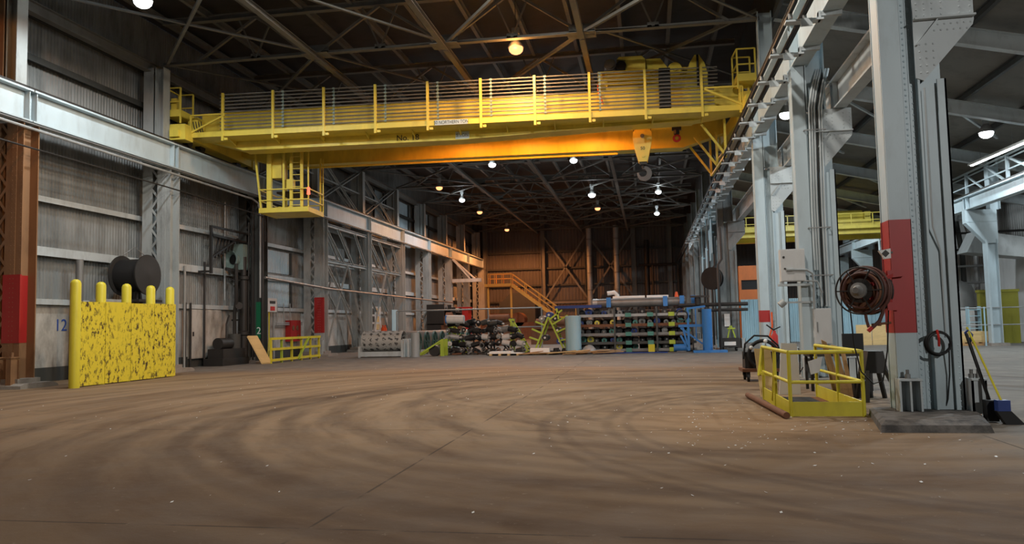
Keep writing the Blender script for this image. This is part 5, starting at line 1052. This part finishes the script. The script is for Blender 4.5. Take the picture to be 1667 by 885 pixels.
one(MB().box(2.35, 3.42, 13.75, 16.9, 0, .012), 'pit_cover', 'rust', 'rusty steel cover plate inside the yellow guard rail', 'cover', (2.9, 15.3, 0))
one(MB().box(2.48, 3.0, 14.6, 15.6, .012, .14), 'pit_hatch', 'black', 'black raised hatch in the cover inside the yellow guard rail', 'hatch', (2.75, 15.1, .012))
one(MB().cyl((2.0, 16.9, .06), (2.18, 13.3, .06), .055, n=14), 'floor_pipe', 'rust', 'rusty pipe lying along the left foot of the yellow guard rail', 'pipe', (2.1, 15.1, 0), smooth=True)
# sign on the rail
t = thing('rail_sign', 'grey worn notice hung on the yellow guard rail', 'sign', (2.78, 13.9, .8)); MB().poly([(2.62, 13.66, .92), (2.86, 13.66, 1.0), (2.8, 13.66, .74), (2.66, 13.66, .7)], (0, .006, 0)).build('sheet', 'white_panel', t); MB().tube([(2.74, 13.65, .98), (2.78, 13.62, 1.09)], .006).build('wire', 'steel', t)
# behind the rail
one(MB().poly([(2.75, 17.6, 0), (3.2, 17.6, 0), (3.18, 17.7, 1.1), (2.85, 17.7, 1.12)], (0, .05, 0)), 'white_sheet_board', 'white', 'white board standing behind the left of the yellow guard rail', 'board', (2.95, 17.6, 0))
one(MB().poly([(2.28, 17.1, .15), (2.62, 17.1, .2), (2.56, 17.3, 1.0), (2.22, 17.3, 1.02)], (0, .03, 0)).box(2.3, 2.38, 17.1, 17.2, 0, .2).box(2.5, 2.58, 17.1, 17.2, 0, .22), 'plywood_board', 'plywood', 'pale wooden panel behind the back left rail post', 'board', (2.4, 17.2, 0))
for i, (x0, x1, lean) in enumerate(((3.62, 3.72, -.12), (3.76, 3.86, -.22), (3.86, 3.98, -.12), (3.98, 4.06, -.2), (4.04, 4.12, -.06))):
    y = 16.4+.12*i; one(MB().poly([(x0, y, 0), (x1, y, 0), (x1+lean, y+.35, 1.15-.05*i), (x0+lean, y+.35, 1.2-.06*i)], (0, .04, .01)), 'wood_plank', 'wood', f'rough brown plank leaning right of the yellow guard rail, {ORD[i]} from the left', 'plank', ((x0+x1)/2, y, 0), 'leaning planks behind the guard rail')
t = thing('saw_horse', 'dark low bench with splayed legs between guard rail and front column', 'bench', (4.4, 16.2, 0))
MB().poly([(4.12, 16.0, .55), (4.55, 16.0, .55), (4.48, 16.0, .98), (4.2, 16.0, .98)], (0, .5, 0)).build('top', 'dark_steel', t)
for p, q in (((4.5, 16.0, .6), (4.72, 15.8, 0)), ((4.18, 16.0, .6), (4.1, 15.85, 0)), ((4.5, 16.5, .6), (4.66, 16.7, 0)), ((4.18, 16.5, .6), (4.12, 16.7, 0))): MB().bar(p, q, .07).build('leg', 'dark_steel', t)
one(MB().box(4.1, 4.45, 16.75, 17.2, 0, .34), 'black_box', 'black', 'black box on the floor beneath the dark bench', 'box', (4.3, 17, 0))
t = thing('work_table', 'dark work table with a monitor like black panel behind the planks', 'table', (4.15, 18.6, 0))
MB().box(3.55, 4.9, 18.3, 19.0, .78, .84).build('top', 'dark_steel', t)
for x in (3.6, 4.85):
    for y in (18.35, 18.95): MB().bar((x, y, 0), (x, y, .78), .06).build('leg', 'dark_steel', t)
one(MB().box(4.35, 4.8, 18.62, 18.68, .86, 1.28).box(4.5, 4.65, 18.55, 18.75, .84, .87), 'black_screen', 'black', 'black screen panel standing on the dark work table', 'screen', (4.55, 18.65, .84))
one(MB().tube([(3.3, 19.2, .9), (3.2, 19.1, .6), (3.3, 19.0, .25), (3.45, 19.0, .35), (3.5, 19.1, .9)], .018).tube([(3.35, 19.3, .9), (3.28, 19.2, .5), (3.38, 19.1, .2), (3.55, 19.1, .5)], .014), 'cable_loop', 'black', 'loose black cable loops behind the white board', 'cable', (3.35, 19.1, .2), smooth=True)
# welding cart with hoses
t = thing('hose_cart', 'low rusty cart with black hoses left of the yellow guard rail', 'cart', (2.85, 21.6, 0))
MB().box(2.4, 3.5, 21.2, 22.1, .26, .34).build('deck', 'rust', t); MB().box(2.5, 3.4, 21.4, 22.0, .34, .78).build('bin', 'dark_steel', t)
for x, y in ((2.55, 21.25), (3.4, 21.25), (2.55, 22.05), (3.4, 22.05)): MB().cyl((x-.03, y, .1), (x+.03, y, .1), .1, n=18).box(x-.05, x+.05, y-.03, y+.03, .12, .27).build('caster', 'black_rubber', t, True)
t = thing('black_hose', 'black hose with white couplings looped over the low cart', 'hose', (2.9, 21.2, .34))
MB().ring((2.95, 21.2, .72), (.1, 1, 0), .36, .05, 36, 10).build('thick_hose', 'black_rubber', t, True); MB().tube([(2.45, 21.3, .6), (2.5, 21.3, 1.0), (2.75, 21.3, 1.22), (3.1, 21.3, 1.2), (3.35, 21.3, .95), (3.4, 21.3, .7)], .025).build('thin_hose', 'black_rubber', t, True)
m = MB()
for a in (.3, 1.4, 2.6, 4.3): m.sphere((2.95+.36*cos(a), 21.14, .72+.36*sin(a)), .055, 6)
m.build('coupling', 'white', t, True)
t = thing('fire_extinguisher', 'small red fire extinguisher on the low cart', 'extinguisher', (3.3, 21.7, .78)); MB().lathe((3.32, 21.6, .78), (0, 0, 1), [(0, .09), (.42, .09), (.5, .04), (.56, .035)], 16).build('cylinder', 'red_plain', t, True); MB().bar((3.32, 21.6, 1.34), (3.12, 21.6, 1.5), .035).bar((3.3, 21.6, 1.36), (3.48, 21.6, 1.44), .03).build('valve_handle', 'black', t)
one(MB().tube([(4.3, 28.38, 1.9), (4.3, 28.38, 1.4), (4.2, 28.38, 1.05), (4.28, 28.38, .9)], .032), 'orange_hose', 'orange_plain', 'short orange hose hanging on the third right column', 'hose', (4.25, 28.5, .9), smooth=True)
# devices on farther right columns
t = thing('cable_reel', 'black round cable reel hanging on a far right column', 'reel', (3.75, 43.4, 3.8)); MB().lathe((3.55, 43.2, 3.95), (-.6, -1, 0), [(0, .2), (0, .62), (.05, .62), (.06, .3), (.2, .3), (.21, .62), (.26, .62), (.28, .1)], 32).build('drum', 'black_rubber', t, True); MB().bar((3.6, 43.2, 3.9), (4.0, 43.9, 3.9), .12).build('bracket', 'dark_steel', t); MB().tube([(3.6, 43.1, 3.35), (3.62, 43.1, 2.4), (3.6, 43.1, .6)], .03).build('cable', 'black', t)
for i, (y, z0, z1, x) in enumerate(((47.5, 5.3, 7.2, 3.8), (45.6, 5.6, 7.6, 3.75), (50.5, 4.6, 6.4, 3.8), (55, 4.4, 6.2, 3.85))):
    one(MB().box(x, x+.03, y, y+1.1, z0, z1).box(x+.03, 4.1, y+.4, y+.5, z1-.2, z1-.1).box(x, x+.03, y+.4, y+.5, z1-.1, 8.46).box(x, 4.1, y+.4, y+.5, 8.4, 8.46), 'hung_sheet', 'pale_blue', f'pale sheet panel hung between the far right columns, {ORD[i]} from the camera', 'panel', (x, y, z0), 'pale panels on the far right columns')
one(MB().box(3.9, 5.0, 46.5, 46.7, 2.4, 3.5).box(3.9, 4.0, 46.5, 46.6, 0, 2.4).box(4.9, 5.0, 46.5, 46.6, 0, 2.4), 'pale_screen', 'pale_blue', 'pale blue panel below the black reel between the right columns', 'panel', (4.4, 46.6, 0))
one(MB().box(4.1, 4.4, 43.75, 43.85, 1.3, 2.0), 'notice_plate', 'white', 'white notice plate on the far right column', 'sign', (4.25, 43.8, 1.3))
for i, (x, y) in enumerate(((3.7, 46), (3.6, 48.5), (3.75, 53), (3.7, 41.8))):
    one(MB().tube([(x, y, 0), (x, y, 4.6), (x+.2, y, 4.9), (x+.2, y, 6.6)], .07), 'pipe_riser', 'dark_steel', f'dark vertical pipe among the far right columns, {("second", "third", "fourth", "first")[i]} from the camera', 'pipe', (x, y, .1), 'pipes among the right columns', True)
t = thing('stacked_cart', 'dark cart with a lime frame before the far right column', 'cart', (4.2, 42.6, 0)); MB().box(3.7, 4.7, 42.2, 43.0, .2, .7).build('body', 'dark_steel', t); MB().bar((4.1, 42.3, .7), (4.25, 42.3, 1.35), .07).bar((4.5, 42.3, .7), (4.3, 42.3, 1.35), .07).bar((4.1, 42.3, 1.2), (4.5, 42.3, 1.2), .2, .07).build('frame', 'lime_paint', t); MB().box(3.9, 4.5, 42.15, 42.2, .3, .5).build('label_plate', 'white', t)
for x in (3.85, 4.55): MB().cyl((x-.04, 42.4, .1), (x+.04, 42.4, .1), .1).cyl((x-.04, 42.85, .1), (x+.04, 42.85, .1), .1).box(x-.03, x+.03, 42.35, 42.9, .1, .2).build('wheel', 'black', t)
# ================================================================== the side bay
t = thing('blue_partition', 'long pale blue corrugated partition in the side bay', 'partition', (12, 58, 0)); m = corrugated(57.5, 6.6, 17.2, 0, 3.1, .3, .06, 1, 'x'); m.build('sheeting', 'pale_blue', t); MB().box(6.6, 17.2, 57.6, 57.7, 3.0, 3.12).build('cap', 'galv', t)
t = thing('orange_cabin', 'orange raised cabin with a dark window behind the blue partition', 'cabin', (7.4, 60, 0)); MB().box(6.6, 8.6, 58, 61, 0, 3.85).box(6.6, 8.6, 58, 61, 4.55, 5.6).box(6.6, 6.75, 58, 61, 3.85, 4.55).box(8.3, 8.6, 58, 61, 3.85, 4.55).build('body', 'orange_paint', t); MB().box(6.75, 8.3, 58.2, 58.25, 3.85, 4.55).build('window', 'black', t)
t = thing('leaning_plywood', 'pale plywood sheets leaning in the side bay', 'board', (12.7, 48, 0))
for i in range(2): MB().box(12.0+i*.9, 12.85+i*.9, 48+.05*i, 48.06+.05*i, .0, 1.2).build('sheet', 'plywood', t)
t = thing('storage_tank', 'grey tank with a white front behind the front column', 'tank', (18.1, 48.6, 0)); MB().lathe((18.2, 50, .3), (0, 0, 1), [(0, 1.1), (2.6, 1.1), (3.1, .9), (3.4, .4)], 28).build('shell', 'steel', t, True); MB().box(17.5, 18.7, 48.6, 48.9, .3, 1.9).build('front_panel', 'white_panel', t); MB().box(17.2, 19.2, 48.6, 51, 0, .3).build('base', 'dark_steel', t)
t = thing('pallet_crate', 'brown crate on a wooden pallet behind the front column', 'crate', (17.1, 45.2, 0)); MB().box(16.4, 17.9, 44.6, 45.6, .18, .75).build('crate', 'plywood', t)
for i in range(5): MB().box(16.4+i*.34, 16.56+i*.34, 44.5, 45.7, .12, .18).build('slat', 'wood', t)
for y in (44.5, 45.05, 45.6): MB().box(16.4, 17.9, y, y+.08, 0, .12).build('runner', 'wood', t)
one(MB().box(18.6, 20.6, 47.5, 47.9, 0, 3.0).box(18.55, 20.65, 47.45, 47.95, 2.9, 3.05), 'yellow_screen', 'olive_screen', 'olive yellow welding screen behind the far bay column', 'screen', (19.6, 47.7, 0))
t = thing('mesh_fence', 'thin grey pipe fence along the far bay column', 'fence', (19, 44.8, 0))
for x in (16.2, 17.4, 19.6, 21.6): MB().cyl((x, 44.0, 0), (x, 44.0, 2.05), .04, n=8).build('post', 'pale_blue', t)
for z in (2.0, 1.1): MB().cyl((16.2, 44, z), (21.6, 44, z), .03, n=8).build('rail', 'galv', t)
t = thing('blue_shelf', 'small pale blue shelf unit left of the far bay column', 'shelf', (17.6, 46, 0)); MB().box(17.35, 17.4, 45.9, 46.3, 0, 2.1).box(17.95, 18.0, 45.9, 46.3, 0, 2.1).build('side', 'pale_blue', t)
for i in range(6): MB().box(17.4, 17.95, 45.9, 46.3, .2+i*.34, .24+i*.34).build('shelf', 'pale_blue', t)
R = random.Random(11)
for i in range(9):
    x = 15.6+i*.62; y = 52.5+R.uniform(0, 2); one(MB().tube([(x, y, 0), (x, y, R.uniform(5, 7.5)), (x+R.uniform(-.6, .6), y, R.uniform(7.6, 8.5))], R.uniform(.05, .2)), 'process_pipe', R.choice(['dark_steel', 'steel', 'galv', 'dark_paint']), f'vertical process pipe in the dim far side bay, {ORD[i]} from the left', 'pipe', (x, y, 0), 'process pipes in the side bay', True)
for i in range(4):
    z = 3.6+i*1.05; one(MB().tube([(15.5, 52.2, z), (23.8, 52.2, z+.1)], .07), 'cross_pipe', R.choice(['steel', 'dark_steel']), f'horizontal process pipe in the dim far side bay, {ORD[i]} from the floor', 'pipe', (19, 50.2, z), 'cross pipes in the side bay', True)
one(MB().poly([(17.9, 47, 5.2), (21, 47, 4.8), (21.2, 47, 5.9), (18.5, 47, 6.4)], (0, 1.5, 0)), 'duct_hood', 'galv', 'crumpled grey duct hood right of the far bay column', 'duct', (19, 47, 4.8))
one(MB().box(21.5, 23.8, 44, 52, 0, 6.0), 'grey_enclosure', 'white_panel', 'pale grey machine enclosure at the right edge of the side bay', 'enclosure', (22.6, 48, 0))
# upper walkway lattice above the far runway girder
t = thing('walkway_lattice', 'white lit lattice frame above the far runway girder', 'walkway', (17.2, 44, 8.2))
for y in (38.5, 41.5, 46.5, 49.5): MB().bar((17.9, y, 8.2), (17.9, y, 9.6), .14).build('post', 'pale_paint', t)
for a, b in ((38.5, 41.5), (41.5, 44), (44, 46.5)): MB().bar((17.9, a, 8.2), (17.9, b, 9.5), .09).build('diagonal', 'pale_paint', t)
MB().bar((17.9, 36, 9.6), (17.9, 52, 9.6), .09).bar((17.9, 36, 9.4), (17.9, 52, 9.4), .06).bar((17.9, 36, 8.85), (17.9, 52, 8.85), .07).build('rail', 'pale_paint', t)
# small litter over the floor
m = MB(); R = random.Random(5)
for i in range(420):
    if R.random() < .45: x = R.gauss(1.8, 1.6); y = R.gauss(11.8, 1.5)
    else: x = R.uniform(-15, 4); y = R.uniform(6.5, 30)
    s = R.uniform(.008, .028); a = R.uniform(0, pi); c, d = cos(a)*s, sin(a)*s; k = R.uniform(.3, .8)
    m.add([(x-c, y-d, .003), (x+d*k, y-c*k, .004), (x+c, y+d, .012), (x-d*k, y+c*k, .008)], [(0, 1, 2, 3)])
tag(m.build('floor_litter', 'white_panel', None), 'tiny pale chips of litter scattered over the dusty floor', 'litter', kind='stuff')
